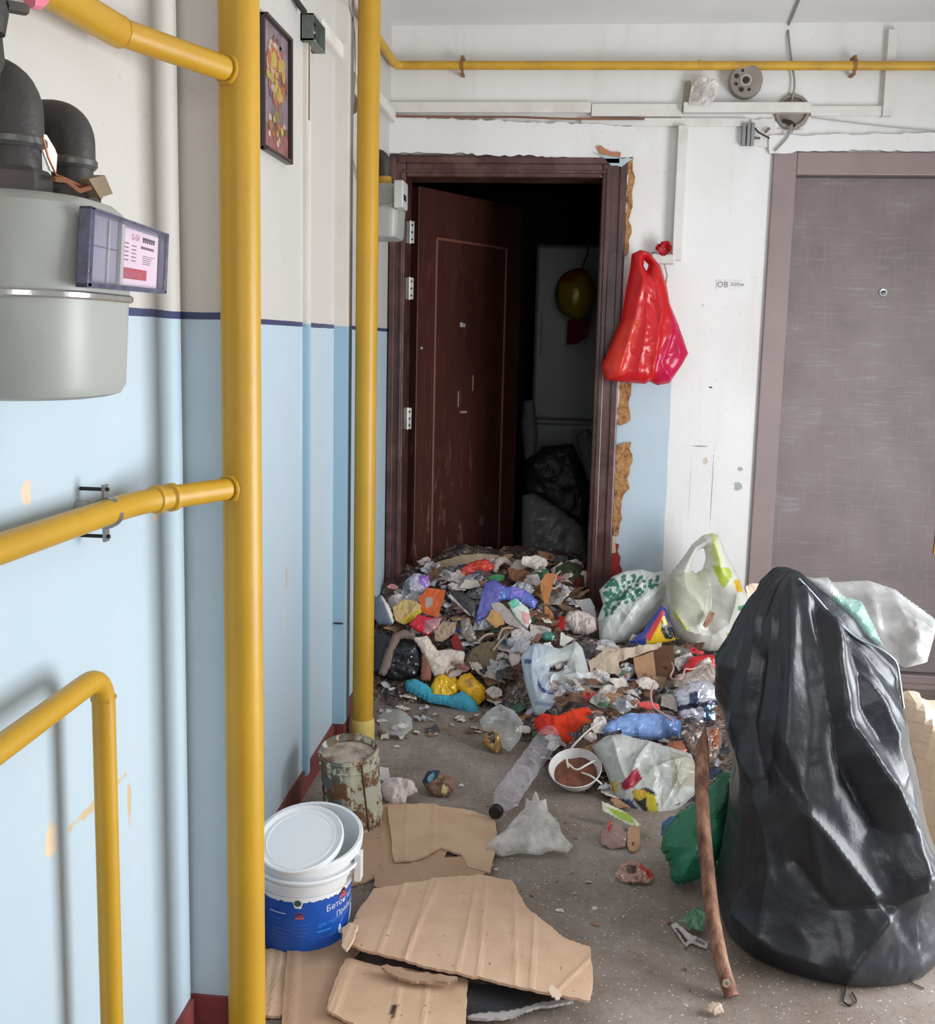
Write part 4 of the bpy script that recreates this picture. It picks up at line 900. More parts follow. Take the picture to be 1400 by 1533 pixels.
tag(bb_, 'huge black rubbish bag standing full on the floor at right, drawn to a point', 'bag')
hem = [on(x, y, 1, YBG-0.03) for x, y in ((1196, 866), (1222, 893), (1248, 925), (1285, 958), (1318, 970), (1343, 990), (1346, 1010), (1353, 1060))]
V_ = []
for k, p_ in enumerate(hem): V_ += [p_, p_+np.array([0.012, 0.02, 0.010+0.004*(k % 2)])]
rim = MB().tube(fillet(hem, 0.03, 3), 0.0028, 6).build('bag_rim', mat('film_edge', (120, 126, 136), 0.3, spec=0.8), bb_, True)

# clear bags stuffed behind and in the mouth of the black one
m_clr = clear_mat('clear_film', (238, 240, 238), 0.16, 0.10, 0.4, 24, face=0.55)
item('clear_bag', 'pale clear plastic bag billowing from the mouth of the huge black bag', 'bag',
     [(1200, 862), (1230, 868), (1240, 872), (1300, 869), (1340, 882), (1398, 925), (1396, 952), (1385, 990), (1352, 998), (1330, 985), (1280, 958), (1240, 915)], m_clr, (200, 200, 200), p=on(1300, 930, 1, 2.44), tilt=86, lift=0, puff=0.07, puffd=0.08, cr=0.014, size=0.12, seed=21, smooth=True, dx=0.006, folds=[([(1230, 880), (1300, 930), (1370, 980)], .02, 10, 8), ([(1250, 875), (1330, 900), (1390, 940)], .02, 8, 10), ([(1290, 880), (1300, 940), (1330, 980)], .015, 8, 8), ([(1330, 885), (1345, 930), (1380, 960)], .012, 6, 6)])
item('plastic_bag', 'crumpled pale green and white plastic filling inside the clear bag behind the black one', 'bag',
     [(1212, 866), (1240, 864), (1262, 892), (1290, 900), (1310, 940), (1322, 966), (1290, 960), (1248, 918)], m_plas, (206, 210, 208), prints=[([(1236, 890), (1285, 894), (1318, 965), (1280, 955)], (150, 196, 184))], p=on(1270, 915, 1, 2.46), tilt=80, lift=0, puff=0.03, puffd=0.04, cr=0.02, size=0.05, seed=22)
item('sack', 'bright cream-coloured sack slumped at the right edge behind the huge black bag', 'bag',
     [(1345, 1040), (1370, 1030), (1385, 1048), (1470, 1050), (1560, 1080), (1590, 1200), (1580, 1340), (1430, 1345), (1390, 1250), (1378, 1160), (1358, 1090)], m_plas, (242, 226, 206), p=on(1400, 1180, 1, 2.72), tilt=84, lift=0, puff=0.12, puffd=0.09, cr=0.02, size=0.12, seed=23, floor=0.004)
item('cardboard_piece', 'pale beige cardboard flap leaning behind the white and yellow bag and black bag', 'cardboard',
     [(1116, 878), (1125, 873), (1142, 874), (1160, 885), (1160, 930), (1120, 900)], 'k', (222, 196, 176), p=on(1130, 890, 1, 3.7), tilt=80, lift=0, cr=0.01, seed=24)
# stick leaning on the black bag
sp = [on(x, y, 1, Y_) for x, y, Y_ in ((1052, 1118, 2.30), (1050, 1180, 2.23), (1054, 1250, 2.19), (1060, 1310, 2.16), (1066, 1370, 2.13))]+[G(1082, 1450, .05), G(1096, 1492, .012)]
stk = thing('wooden_stick', (sp[-1][0], sp[-1][1], 0), 'crooked brown wooden stick leaning against the left side of the huge black bag', 'stick')
b = NB('stick_bark'); g = b.coord(); n = b.noise(g, 24, 6, 0.7, (1, 1, 0.25))
b.set(b.ramp(n, [(0.35, s2l((72, 44, 34))), (0.5, s2l((132, 92, 72))), (0.7, s2l((176, 138, 112)))]), 0.8); b.bump(n, 0.7, 0.01)
MB().tube(fillet(sp, 0.05, 4), [0.006]+[0.0135]*4+[0.0165]*25+[0.016]*2 if False else 0.0155, 14).build('shaft', b.m, stk, True)
MB().tube([sp[0], sp[0]+np.array([0.004, 0.006, 0.045])], [0.0150, 0.002], 12).build('broken_tip', b.m, stk, True)
c = G(1086, 1466, .045); MB().lathe(c+np.array([0, -0.013, 0]), [(0.008, -0.002), (0.008, 0.003), (0.004, 0.003), (0.0035, 0)], 12, (0, -1, 0.2)).build('knot', mat('knot_pale', (170, 150, 130), 0.6), stk, True)

# ------------------------------------------------------------------ bags and rubbish round the heap
item('carrier_bag', 'white carrier bag with yellow and lime print standing upright by the back wall', 'bag',
     [(1052, 801), (1066, 798), (1076, 801), (1088, 830), (1103, 858), (1116, 885), (1124, 900), (1120, 925), (1100, 955), (1088, 972), (1060, 975), (1035, 968), (1012, 950), (1000, 925), (997, 890), (1000, 862), (1020, 838), (1036, 815)], 'p', (232, 230, 222),
     prints=[([(1062, 798), (1072, 798), (1070, 812), (1078, 845), (1070, 850), (1062, 830)], (222, 226, 150)), ([(1063, 845), (1090, 850), (1092, 862), (1078, 880), (1072, 868)], (190, 206, 70)), ([(1094, 868), (1104, 866), (1110, 886), (1098, 884)], (238, 190, 60)),
             ([(1098, 905), (1115, 902), (1118, 912), (1100, 912)], (90, 160, 110)), ([(1001, 860), (1060, 850), (1060, 920), (1046, 930), (1022, 938), (1002, 900)], (206, 206, 184)), ([(1004, 905), (1022, 934), (1030, 938), (1026, 942), (1006, 922)], (222, 222, 120)), ([(1082, 945), (1096, 942), (1098, 952), (1086, 955)], (170, 186, 80))],
     p=on(1060, 890, 1, 3.93), tilt=80, lift=0, puff=0.085, puffd=0.10, cr=0.012, size=0.12, seed=31, holes=[[(1044, 824), (1054, 820), (1057, 835), (1052, 852), (1042, 858), (1035, 852), (1038, 838)]], dx=0.0045, folds=[([(1003, 905), (1025, 941), (1060, 948), (1086, 930), (1098, 885)], 0.03, 22, 5), ([(1060, 850), (1062, 900), (1056, 940)], -0.02, 12, 12), ([(1072, 800), (1090, 860), (1100, 900)], 0.012, 10, 10)])
item('leaf_scrap', 'curled brown paper scrap lying in front of the white and yellow bag', 'scrap', [(1052, 936), (1062, 915), (1070, 918), (1066, 932), (1056, 941)], 'a', (168, 130, 108), p=on(1060, 928, 1, 3.80), tilt=70, lift=0, cr=0.006, size=0.02, seed=32)
dots = [([(x-3, y-2), (x+3, y-3), (x+3, y+2), (x-2, y+3)], (60, 128, 104)) for x, y in [(rnd.uniform(905, 985), rnd.uniform(862, 925)) for _ in range(150)] if y < 930-0.62*(x-900)]
item('carrier_bag', 'white bag printed with many small green shapes, leaning right of the dark door frame', 'bag',
     [(897, 884), (915, 864), (935, 855), (960, 852), (978, 857), (992, 855), (999, 880), (994, 900), (975, 925), (955, 948), (935, 962), (915, 965), (898, 958), (895, 925), (903, 905)], 'p', (222, 224, 220), prints=dots+[([(895, 930), (905, 925), (900, 955)], (196, 200, 190))],
     p=on(945, 910, 1, 3.98), tilt=70, lift=0, puff=0.035, puffd=0.07, cr=0.018, size=0.09, seed=33, folds=[([(992, 870), (950, 905), (915, 962)], .022, 8, 4), ([(985, 885), (950, 920), (930, 962)], .016, 5, 6), ([(975, 862), (935, 895), (905, 930)], .014, 6, 8), ([(990, 895), (965, 925), (945, 955)], .012, 5, 5)], dx=0.0042)
item('snack_packet', 'blue and yellow packet with red edge poking from behind the green-printed bag', 'packet', [(940, 962), (962, 945), (990, 905), (998, 912), (1004, 940), (1012, 958), (985, 964), (965, 966)], 's', (58, 70, 150),
     prints=[([(975, 940), (992, 918), (1000, 935), (1012, 958), (985, 966), (966, 966)], (226, 184, 40)), ([(966, 955), (990, 914), (995, 918), (972, 962)], (200, 60, 60)), ([(990, 930), (1002, 940), (1010, 956), (996, 958), (988, 942)], (34, 40, 36))], p=on(980, 940, 1, 3.86), tilt=68, lift=0, puff=0.02, cr=0.006, seed=34)
item('carrier_bag', 'pale blue-white carrier bag with open handle slot lying in the middle of the heap', 'bag',
     [(779, 984), (792, 968), (806, 963), (838, 972), (862, 960), (872, 970), (880, 1000), (889, 1030), (872, 1052), (852, 1066), (820, 1074), (800, 1070), (788, 1030)], 'p', (196, 208, 218),
     prints=[([(784, 989), (796, 992), (796, 998), (786, 997)], (70, 100, 150)), ([(806, 1022), (812, 1036), (830, 1041), (828, 1044), (812, 1043), (804, 1030)], (60, 80, 130)), ([(800, 1054), (840, 1056), (842, 1060), (802, 1060)], (150, 170, 196)), ([(834, 968), (868, 965), (884, 1015), (840, 1020), (822, 1008), (818, 990)], (206, 210, 208)), ([(836, 1020), (884, 1020), (876, 1050), (836, 1052)], (190, 188, 180))],
     tilt=48, lift=0.055, puff=0.018, puffd=0.05, cr=0.013, size=0.09, seed=35, folds=[([(872, 962), (842, 1004), (824, 1020), (800, 1066)], .014, 8, 5), ([(884, 1012), (842, 1018), (815, 1008)], .020, 5, 9), ([(800, 968), (795, 1010), (806, 1060)], .010, 6, 6), ([(860, 1000), (866, 1040), (850, 1064)], .012, 6, 8)], holes=[[(823, 1000), (838, 992), (851, 990), (842, 1004), (834, 1008), (824, 1006)]], dx=0.0042)
# torn box
bxp = hit(945, 1010); tb_ = thing('cardboard_box', bxp, 'torn-open brown cardboard box behind the pale blue-white bag', 'box')
for k, (pp, cc, tl, off, sz) in enumerate((([(925, 985), (955, 968), (1008, 966), (1012, 1010), (985, 1040), (940, 1020)], (92, 64, 48), 62, -0.01, 0), ([(948, 985), (978, 975), (984, 1022), (955, 1020)], (170, 132, 102), 60, 0.02, 0),
     ([(903, 1020), (945, 1022), (970, 1012), (966, 1034), (948, 1050), (906, 1034)], (140, 104, 80), 40, 0.02, 0), ([(903, 1030), (910, 1026), (948, 1050), (944, 1062), (908, 1044)], (178, 144, 114), 60, 0.045, 0),
     ([(958, 1020), (968, 1026), (953, 1062), (944, 1058)], (184, 148, 116), 60, 0.05, 0), ([(983, 1012), (998, 1014), (996, 1050), (980, 1052)], (120, 98, 76), 66, 0.04, 0), ([(880, 990), (905, 974), (960, 968), (990, 962), (992, 968), (955, 982), (925, 992), (935, 1020), (905, 1022), (890, 1030)], (186, 168, 148), 50, 0.045, 1))):
    a = math.radians(tl); n_ = np.array([0, -math.sin(a), math.cos(a)])
    flat('panel', jag(pp, 1.0, 8, k), m_cdb, bxp+n_*(off+0.02), n_, tb_, 0.004, cr=0.010 if sz else 0.003, size=0.05 if sz else 0.1, seed=40+k, base=cc, smooth=False)
IT = [
 ('wrapper', 'shiny silver and dark-blue striped wrapper beside the black bag, left of its waist', 'wrapper', [(1008, 1035), (1030, 1022), (1060, 1018), (1075, 1030), (1072, 1085), (1040, 1094), (1020, 1090), (1014, 1060)], 'f', (196, 196, 208), [([(1030, 1040), (1044, 1036), (1046, 1060), (1032, 1062)], (70, 80, 110)), ([(1050, 1055), (1066, 1050), (1066, 1080), (1052, 1082)], (90, 110, 140)), ([(1012, 1058), (1074, 1050), (1074, 1056), (1012, 1066)], (50, 52, 70))], dict(tilt=60, lift=0.08, puff=0.02, cr=0.016, size=0.05)),
 ('plastic_wrap', 'glossy light-blue crumpled plastic stretched across the heap above the dirty white bag', 'plastic', [(902, 1090), (912, 1080), (940, 1068), (972, 1068), (1000, 1070), (1020, 1080), (1018, 1100), (985, 1108), (950, 1104), (915, 1106), (903, 1100)], 's', (128, 160, 214), [([(985, 1068), (1022, 1076), (1018, 1104), (990, 1106)], (96, 126, 178))], dict(tilt=50, lift=0.05, puff=0.022, puffd=0.03, cr=0.014, size=0.06)),
 ('carrier_bag', 'large dirty white bag with yellow and black print at the front right of the heap', 'bag', [(886, 1118), (905, 1104), (930, 1100), (975, 1112), (1005, 1120), (1035, 1130), (1046, 1160), (1040, 1190), (1012, 1216), (985, 1230), (960, 1226), (935, 1212), (920, 1190), (905, 1150)], 'p', (198, 200, 194),
   [([(945, 1192), (965, 1188), (980, 1196), (985, 1222), (970, 1226), (948, 1205)], (44, 42, 40)), ([(946, 1190), (962, 1190), (970, 1200), (956, 1206), (946, 1200)], (214, 176, 50)), ([(968, 1196), (980, 1200), (984, 1220), (972, 1224), (966, 1212)], (206, 186, 50)), ([(928, 1180), (952, 1160), (960, 1175), (945, 1188), (932, 1190)], (170, 40, 60)), ([(913, 1172), (924, 1174), (926, 1188), (916, 1190)], (206, 186, 110)), ([(925, 1198), (945, 1204), (958, 1222), (936, 1214)], (70, 80, 110)), ([(1000, 1130), (1040, 1140), (1044, 1180), (1005, 1190)], (182, 176, 158))], dict(tilt=45, lift=0.05, puff=0.04, puffd=0.07, cr=0.017, size=0.08, dx=0.0042, folds=[([(975, 1112), (950, 1150), (940, 1185)], .018, 7, 4), ([(1040, 1140), (1000, 1150), (970, 1165)], .016, 8, 5), ([(1040, 1160), (1020, 1185), (1000, 1215)], .012, 5, 5), ([(1020, 1150), (1010, 1180), (990, 1215)], .010, 5, 5), ([(915, 1110), (925, 1150), (935, 1175)], .014, 6, 6)])),
 ('fabric_scrap', 'vivid orange-red netting bunched above the clear bottle', 'cloth', [(798, 1078), (812, 1068), (836, 1072), (858, 1062), (880, 1058), (890, 1070), (884, 1095), (862, 1116), (840, 1112), (828, 1100), (806, 1100)], 'c', (222, 66, 36), [([(798, 1070), (832, 1074), (830, 1096), (804, 1100)], (180, 44, 34))], dict(tilt=50, lift=0.04, puff=0.015, cr=0.014, size=0.04)),
 ('rubber_glove', 'bright yellow crumpled rubber glove, left one of the yellow pair on the heap edge', 'glove', [(644, 1030), (652, 1014), (664, 1010), (676, 1016), (682, 1012), (690, 1030), (682, 1042), (664, 1048), (648, 1044)], 's', (232, 184, 30), [], dict(tilt=45, lift=0.035, puff=0.018, puffd=0.03, cr=0.016, size=0.05)),
 ('rubber_glove', 'bright yellow crumpled rubber glove, right one lying over the blue cloth', 'glove', [(680, 1026), (690, 1012), (704, 1007), (716, 1020), (727, 1030), (726, 1046), (716, 1056), (706, 1050), (694, 1040)], 's', (236, 180, 24), [([(696, 1022), (708, 1020), (710, 1032), (700, 1034)], (196, 140, 50))], dict(tilt=45, lift=0.045, puff=0.018, puffd=0.03, cr=0.016, size=0.05)),
 ('cloth', 'long turquoise-blue cloth twisted along the front edge of the heap', 'cloth', [(606, 1020), (622, 1017), (642, 1026), (650, 1040), (675, 1042), (695, 1034), (712, 1048), (718, 1066), (702, 1072), (688, 1062), (668, 1056), (644, 1052), (620, 1040), (608, 1034)], 'c', (70, 160, 186), [([(604, 1014), (622, 1012), (618, 1026), (606, 1024)], (60, 140, 110))], dict(tilt=40, lift=0.03, puff=0.02, puffd=0.03, cr=0.012, size=0.05)),
 ('black_bag', 'dull black plastic bag in the heap just right of the far yellow riser', 'bag', [(560, 950), (580, 945), (610, 955), (632, 965), (634, 1000), (622, 1016), (590, 1020), (560, 1010)], 's', (26, 28, 34), [], dict(tilt=55, lift=0.05, puff=0.03, puffd=0.04, cr=0.02, size=0.07)),
 ('cloth', 'grey-brown rolled cloth strip arching over the dull black bag', 'cloth', [(566, 1010), (578, 975), (588, 950), (604, 942), (622, 948), (620, 956), (600, 956), (590, 975), (584, 1000), (576, 1012)], 'c', (126, 108, 100), [], dict(tilt=58, lift=0.10, puff=0.012, puffd=0.02, cr=0.006)),
 ('cloth', 'crumpled cream-white cloth sagging below the red wrapper on the heap', 'cloth', [(617, 955), (640, 952), (656, 975), (672, 972), (696, 976), (694, 992), (674, 990), (664, 1010), (650, 1012), (640, 990), (628, 970)], 'c', (222, 206, 192), [], dict(tilt=56, lift=0.085, puff=0.012, puffd=0.03, cr=0.014, size=0.04)),
 ('fabric_scrap', 'rust-brown cloth strip hanging between the black bag and cream-white cloth', 'cloth', [(632, 975), (645, 970), (650, 1000), (644, 1020), (630, 1018)], 'c', (150, 98, 82), [], dict(tilt=60, lift=0.07, puff=0.01, cr=0.01)),
 ('wrapper', 'crinkled translucent purple-white wrapper at the left top of the heap', 'wrapper', [(600, 888), (608, 868), (622, 858), (642, 862), (644, 876), (630, 890), (616, 900), (604, 902)], 's', (186, 178, 196), [([(628, 862), (644, 862), (640, 882), (628, 876)], (150, 110, 190)), ([(604, 875), (614, 868), (616, 890), (606, 895)], (110, 120, 118))], dict(tilt=60, lift=0.06, puff=0.018, cr=0.016, size=0.04)),
 ('carton', 'orange carton flap with faded emblem at the left of the heap', 'carton', [(626, 896), (640, 880), (668, 884), (660, 910), (655, 925), (634, 918)], 's', (204, 92, 40), [([(636, 896), (648, 894), (648, 908), (638, 910)], (170, 150, 140))], dict(tilt=58, lift=0.085, cr=0.006, size=0.08)),
 ('carton', 'open pale yellow and tan carton lying beside the far yellow riser', 'carton', [(588, 910), (605, 898), (622, 900), (636, 912), (622, 926), (606, 936), (592, 930)], 'k', (196, 166, 112), [([(602, 928), (632, 910), (640, 916), (606, 938)], (206, 180, 60))], dict(tilt=52, lift=0.07, cr=0.01, size=0.05)),
 ('wrapper', 'crumpled bright red wrapper below the orange carton', 'wrapper', [(612, 936), (626, 920), (640, 924), (662, 925), (656, 940), (640, 952), (624, 945)], 's', (210, 34, 52), [([(638, 930), (662, 924), (656, 945), (634, 950)], (170, 120, 124))], dict(tilt=56, lift=0.09, puff=0.01, cr=0.014, size=0.04)),
 ('film_scrap', 'long wrinkled coral-red film strip across the top of the heap', 'film', [(664, 888), (668, 870), (680, 856), (705, 842), (728, 836), (742, 848), (736, 854), (710, 862), (694, 866), (684, 880), (674, 888)], 's', (206, 72, 58), [([(676, 862), (690, 858), (680, 886), (672, 884)], (222, 150, 140))], dict(tilt=64, lift=0.07, puff=0.014, puffd=0.03, cr=0.014, size=0.04)),
 ('cardboard_piece', 'wide beige cardboard sheet lying at the very top of the heap inside the doorway', 'cardboard', [(648, 845), (668, 838), (692, 832), (720, 829), (748, 832), (752, 842), (720, 848), (690, 852), (662, 862), (650, 862)], 'k', (168, 148, 124), [([(646, 842), (662, 840), (660, 862), (648, 862)], (190, 176, 156))], dict(tilt=60, lift=0.05, cr=0.01)),
 ('cloth', 'whitish folded cloth arching at the top centre of the heap', 'cloth', [(738, 842), (746, 834), (758, 834), (772, 848), (768, 852), (756, 842), (748, 848), (744, 858), (738, 856)], 'c', (198, 182, 172), [], dict(tilt=64, lift=0.08, puff=0.006, puffd=0.02, cr=0.006)),
 ('pouch', 'shiny blue-violet pouch with folded corner in the centre of the heap', 'pouch', [(712, 926), (720, 895), (726, 872), (742, 868), (756, 878), (748, 900), (730, 925), (712, 932)], 's', (92, 92, 168), [([(712, 900), (724, 880), (722, 915), (714, 922)], (120, 124, 190))], dict(tilt=58, lift=0.09, puff=0.01, cr=0.008, size=0.05)),
 ('wrapper', 'bright blue wrapper scrap with pale stripes right of the blue-violet pouch', 'wrapper', [(735, 890), (745, 880), (768, 878), (788, 884), (806, 900), (800, 912), (776, 902), (758, 898), (742, 900)], 's', (96, 108, 190), [([(736, 886), (756, 880), (756, 898), (740, 898)], (90, 160, 210)), ([(768, 878), (786, 884), (780, 896), (766, 890)], (140, 126, 214))], dict(tilt=58, lift=0.08, puff=0.01, cr=0.01, size=0.04)),
 ('packet', 'mint-green and pink snack packet lying in the heap below the bright blue wrapper', 'packet', [(760, 902), (772, 895), (790, 910), (796, 930), (790, 942), (774, 928)], 's', (216, 222, 214), [([(760, 902), (772, 895), (780, 908), (768, 912)], (120, 206, 180)), ([(780, 915), (794, 920), (792, 938), (782, 930)], (216, 160, 160))], dict(tilt=56, lift=0.085, puff=0.008, cr=0.008)),
 ('magazine', 'flattened greyish magazine sloping below the mint-green packet', 'magazine', [(734, 905), (748, 902), (770, 918), (790, 936), (784, 944), (762, 936), (742, 920)], 'a', (176, 166, 160), [], dict(tilt=52, lift=0.07, cr=0.008, thick=0.006)),
 ('cardboard_piece', 'folded ochre cardboard corner in the middle of the heap', 'cardboard', [(728, 928), (736, 912), (750, 920), (756, 934), (742, 940)], 'k', (190, 146, 92), [], dict(tilt=56, lift=0.08, cr=0.005)),
 ('cardboard_piece', 'long brown cardboard sliver below the grey magazine', 'cardboard', [(750, 945), (760, 938), (790, 942), (812, 952), (806, 962), (778, 956)], 'k', (142, 104, 86), [], dict(tilt=50, lift=0.05, cr=0.006)),
 ('film_scrap', 'bright green film scrap showing near the top of the heap', 'film', [(728, 866), (740, 860), (756, 861), (754, 868), (740, 870)], 's', (40, 120, 66), [], dict(tilt=62, lift=0.085, cr=0.008)),
 ('paper_sheet', 'pale folded paper sheet left of the blue-violet pouch', 'paper', [(688, 880), (698, 866), (716, 870), (720, 878), (704, 882)], 'a', (206, 196, 186), [], dict(tilt=60, lift=0.085, cr=0.008)),
 ('film_scrap', 'dark glossy film with a pale edge in the left middle of the heap', 'film', [(668, 892), (690, 884), (712, 900), (712, 928), (700, 920), (684, 905)], 's', (58, 54, 58), [([(668, 890), (674, 890), (710, 928), (706, 930)], (210, 200, 196))], dict(tilt=56, lift=0.075, puff=0.008, cr=0.012, size=0.04)),
 ('film_scrap', 'grey-brown shiny film twisted down the centre of the heap', 'film', [(690, 930), (702, 924), (710, 945), (716, 960), (700, 962), (690, 950)], 's', (140, 130, 122), [], dict(tilt=58, lift=0.075, puff=0.012, cr=0.014, size=0.04)),
 ('paper_sheet', 'tan crumpled paper under the bright red wrapper', 'paper', [(650, 946), (664, 930), (684, 934), (680, 948), (664, 960), (652, 960)], 'a', (176, 152, 132), [], dict(tilt=56, lift=0.075, cr=0.012, size=0.04)),
 ('fabric_scrap', 'dark red cloth patch showing between cream-white cloth and grey film', 'cloth', [(674, 958), (684, 948), (694, 972), (680, 974)], 'c', (130, 46, 44), [], dict(tilt=58, lift=0.07, cr=0.008)),
 ('wrapper', 'slate-blue curved wrapper with white band next to the far yellow riser', 'wrapper', [(560, 895), (570, 890), (582, 905), (592, 930), (586, 936), (566, 935), (560, 925)], 's', (96, 104, 122), [([(570, 890), (576, 890), (594, 930), (588, 934)], (220, 212, 208))], dict(tilt=60, lift=0.07, puff=0.012, cr=0.006)),
 ('egg_carton', 'olive-brown pulp tray crushed in the heap left of the pale blue-white bag', 'carton', [(696, 990), (706, 972), (724, 962), (744, 960), (746, 974), (738, 1000), (716, 1004), (700, 1002)], 'k', (122, 108, 88), [], dict(tilt=50, lift=0.05, puff=0.012, cr=0.018, size=0.03)),
 ('paper_cup', 'small crushed white cup right of the ochre cardboard corner', 'cup', [(758, 958), (766, 952), (778, 954), (780, 966), (768, 970), (760, 968)], 'a', (196, 198, 204), [], dict(tilt=60, lift=0.08, puff=0.016, puffd=0.02, cr=0.004)),
 ('cigarette_packet', 'pink and white crushed packet below the small crushed cup', 'packet', [(762, 975), (772, 966), (780, 976), (778, 992), (768, 1000), (762, 990)], 'a', (222, 204, 200), [], dict(tilt=55, lift=0.07, puff=0.01, cr=0.01, size=0.03)),
 ('paper_sheet', 'crumpled pinkish paper ball cluster in front of the right door jamb', 'paper', [(843, 930), (850, 917), (864, 914), (880, 918), (892, 926), (894, 944), (878, 950), (858, 948)], 'a', (210, 194, 188), [], dict(tilt=58, lift=0.055, puff=0.03, puffd=0.03, cr=0.024, size=0.04)),
 ('paper_sheet', 'upright white paper slip behind the pinkish paper cluster', 'paper', [(866, 898), (884, 896), (890, 908), (894, 930), (880, 932), (870, 912)], 'a', (232, 230, 230), [], dict(tilt=75, lift=0.05, cr=0.004)),
 ('paper_sheet', 'small white paper triangle above the handle of the pale blue-white bag', 'paper', [(840, 945), (848, 952), (860, 956), (844, 968), (838, 966)], 'a', (232, 228, 220), [], dict(tilt=62, lift=0.075, cr=0.003)),
 ('paper_sheet', 'small white card standing on the upper edge of the pale blue-white bag', 'paper', [(814, 963), (824, 961), (832, 976), (826, 980), (816, 972)], 'a', (236, 230, 232), [], dict(tilt=60, lift=0.105, cr=0.002)),
 ('bottle_cap', 'teal crushed container above the small white card', 'container', [(812, 948), (824, 946), (832, 952), (828, 960), (814, 958)], 's', (60, 130, 116), [], dict(tilt=60, lift=0.06, puff=0.01, cr=0.004)),
 ('fabric_scrap', 'small dark red rag left of the pinkish paper cluster', 'cloth', [(832, 934), (838, 922), (846, 924), (846, 942), (836, 944)], 'c', (160, 36, 34), [], dict(tilt=60, lift=0.04, puff=0.008, cr=0.01)),
 ('wood_piece', 'curved tan slat standing in the dark doorway at the right of the heap', 'wood', [(808, 872), (818, 858), (832, 860), (826, 880), (822, 900), (832, 930), (824, 936), (816, 925), (814, 900)], 'k', (176, 118, 72), [], dict(tilt=70, lift=0.07, thick=0.008, cr=0.006)),
 ('wood_piece', 'brown broken board behind the curved tan slat in the doorway', 'wood', [(760, 850), (790, 856), (808, 870), (806, 892), (790, 880), (764, 868)], 'k', (122, 86, 62), [], dict(tilt=58, lift=0.05, thick=0.008, cr=0.014, size=0.04)),
 ('cloth', 'dark green and brown rags in the doorway behind the curved tan slat', 'cloth', [(832, 850), (850, 840), (872, 846), (876, 880), (866, 896), (846, 890), (836, 870)], 'c', (62, 66, 50), [([(840, 860), (856, 856), (858, 880), (842, 880)], (120, 96, 66)), ([(860, 868), (874, 866), (872, 884), (860, 882)], (96, 40, 36))], dict(tilt=62, lift=0.05, puff=0.014, cr=0.022, size=0.04)),
 ('wrapper', 'red wrapper under the base of the white and yellow bag', 'wrapper', [(1020, 1002), (1034, 984), (1060, 980), (1076, 982), (1072, 1000), (1050, 1006), (1034, 1010)], 's', (190, 30, 40), [], dict(tilt=56, lift=0.08, puff=0.01, cr=0.012)),
 ('carrier_bag', 'crumpled greyish-pink bag knotted below the red wrapper at the black bag', 'bag', [(1006, 1030), (1012, 1010), (1034, 1006), (1048, 990), (1062, 984), (1070, 1000), (1074, 1020), (1050, 1030), (1020, 1034)], 'p', (178, 162, 152), [([(1050, 992), (1060, 972), (1064, 988), (1070, 990), (1056, 994)], (236, 230, 224))], dict(tilt=55, lift=0.09, puff=0.016, cr=0.02, size=0.05)),
 ('film_scrap', 'olive-grey wadded film between torn box and red wrapper', 'film', [(996, 975), (1010, 966), (1034, 972), (1036, 986), (1020, 998), (1002, 992)], 's', (118, 112, 100), [], dict(tilt=60, lift=0.06, puff=0.014, cr=0.014, size=0.05)),
 ('carton', 'small coral-red plastic strip above the light-blue plastic', 'strip', [(954, 1052), (966, 1050), (986, 1054), (988, 1062), (972, 1062), (956, 1058)], 's', (216, 80, 72), [], dict(tilt=55, lift=0.075, puff=0.006, cr=0.002)),
 ('film_scrap', 'tangled brown and grey film wad against the black bag, below the silver wrapper', 'film', [(1020, 1100), (1046, 1090), (1075, 1086), (1082, 1110), (1072, 1140), (1050, 1150), (1030, 1130)], 's', (132, 110, 104), [([(1040, 1100), (1056, 1096), (1056, 1112), (1042, 1114)], (186, 178, 174)), ([(1060, 1095), (1078, 1092), (1074, 1120), (1064, 1122)], (150, 92, 60))], dict(tilt=55, lift=0.08, puff=0.02, cr=0.03, size=0.04)),
 ('container', 'reddish amber crushed container under the right end of light-blue plastic', 'container', [(998, 1112), (1020, 1108), (1030, 1124), (1022, 1138), (1002, 1132)], 's', (140, 80, 50), [], dict(tilt=52, lift=0.095, puff=0.012, cr=0.01)),
 ('carrier_bag', 'rumpled translucent green bag low against the left side of the black bag', 'bag', [(988, 1270), (996, 1240), (1015, 1215), (1040, 1200), (1062, 1176), (1080, 1150), (1100, 1160), (1108, 1210), (1095, 1260), (1070, 1300), (1050, 1314), (1020, 1326), (1004, 1318), (1004, 1300)], 'p', (46, 130, 96), [([(1075, 1150), (1110, 1160), (1112, 1300), (1070, 1300), (1066, 1200)], (26, 96, 62))], dict(p=G(1040, 1290, .05), tilt=62, lift=0.02, puff=0.06, puffd=0.07, cr=0.02, size=0.10, floor=0.004)),
 ('film_scrap', 'small pale green film scrap on the floor left of the stick', 'film', [(1020, 1382), (1036, 1362), (1050, 1356), (1056, 1372), (1052, 1396), (1034, 1392)], 'p', (110, 160, 126), [], dict(p=G(1036, 1385, .012), tilt=25, lift=0.012, cr=0.014, size=0.03, floor=0.003)),
 ('label_strip', 'narrow white printed strip on the floor left of the stick foot', 'label', [(1004, 1384), (1012, 1382), (1036, 1402), (1060, 1412), (1058, 1422), (1034, 1412), (1028, 1418)], 'a', (206, 198, 196), [([(1010, 1390), (1014, 1390), (1030, 1408), (1026, 1412)], (90, 60, 60)), ([(1042, 1406), (1056, 1414), (1055, 1418), (1040, 1411)], (130, 120, 120))], dict(p=G(1030, 1402, .004), tilt=6, lift=0.004, cr=0.004, size=0.03, floor=0.002)),
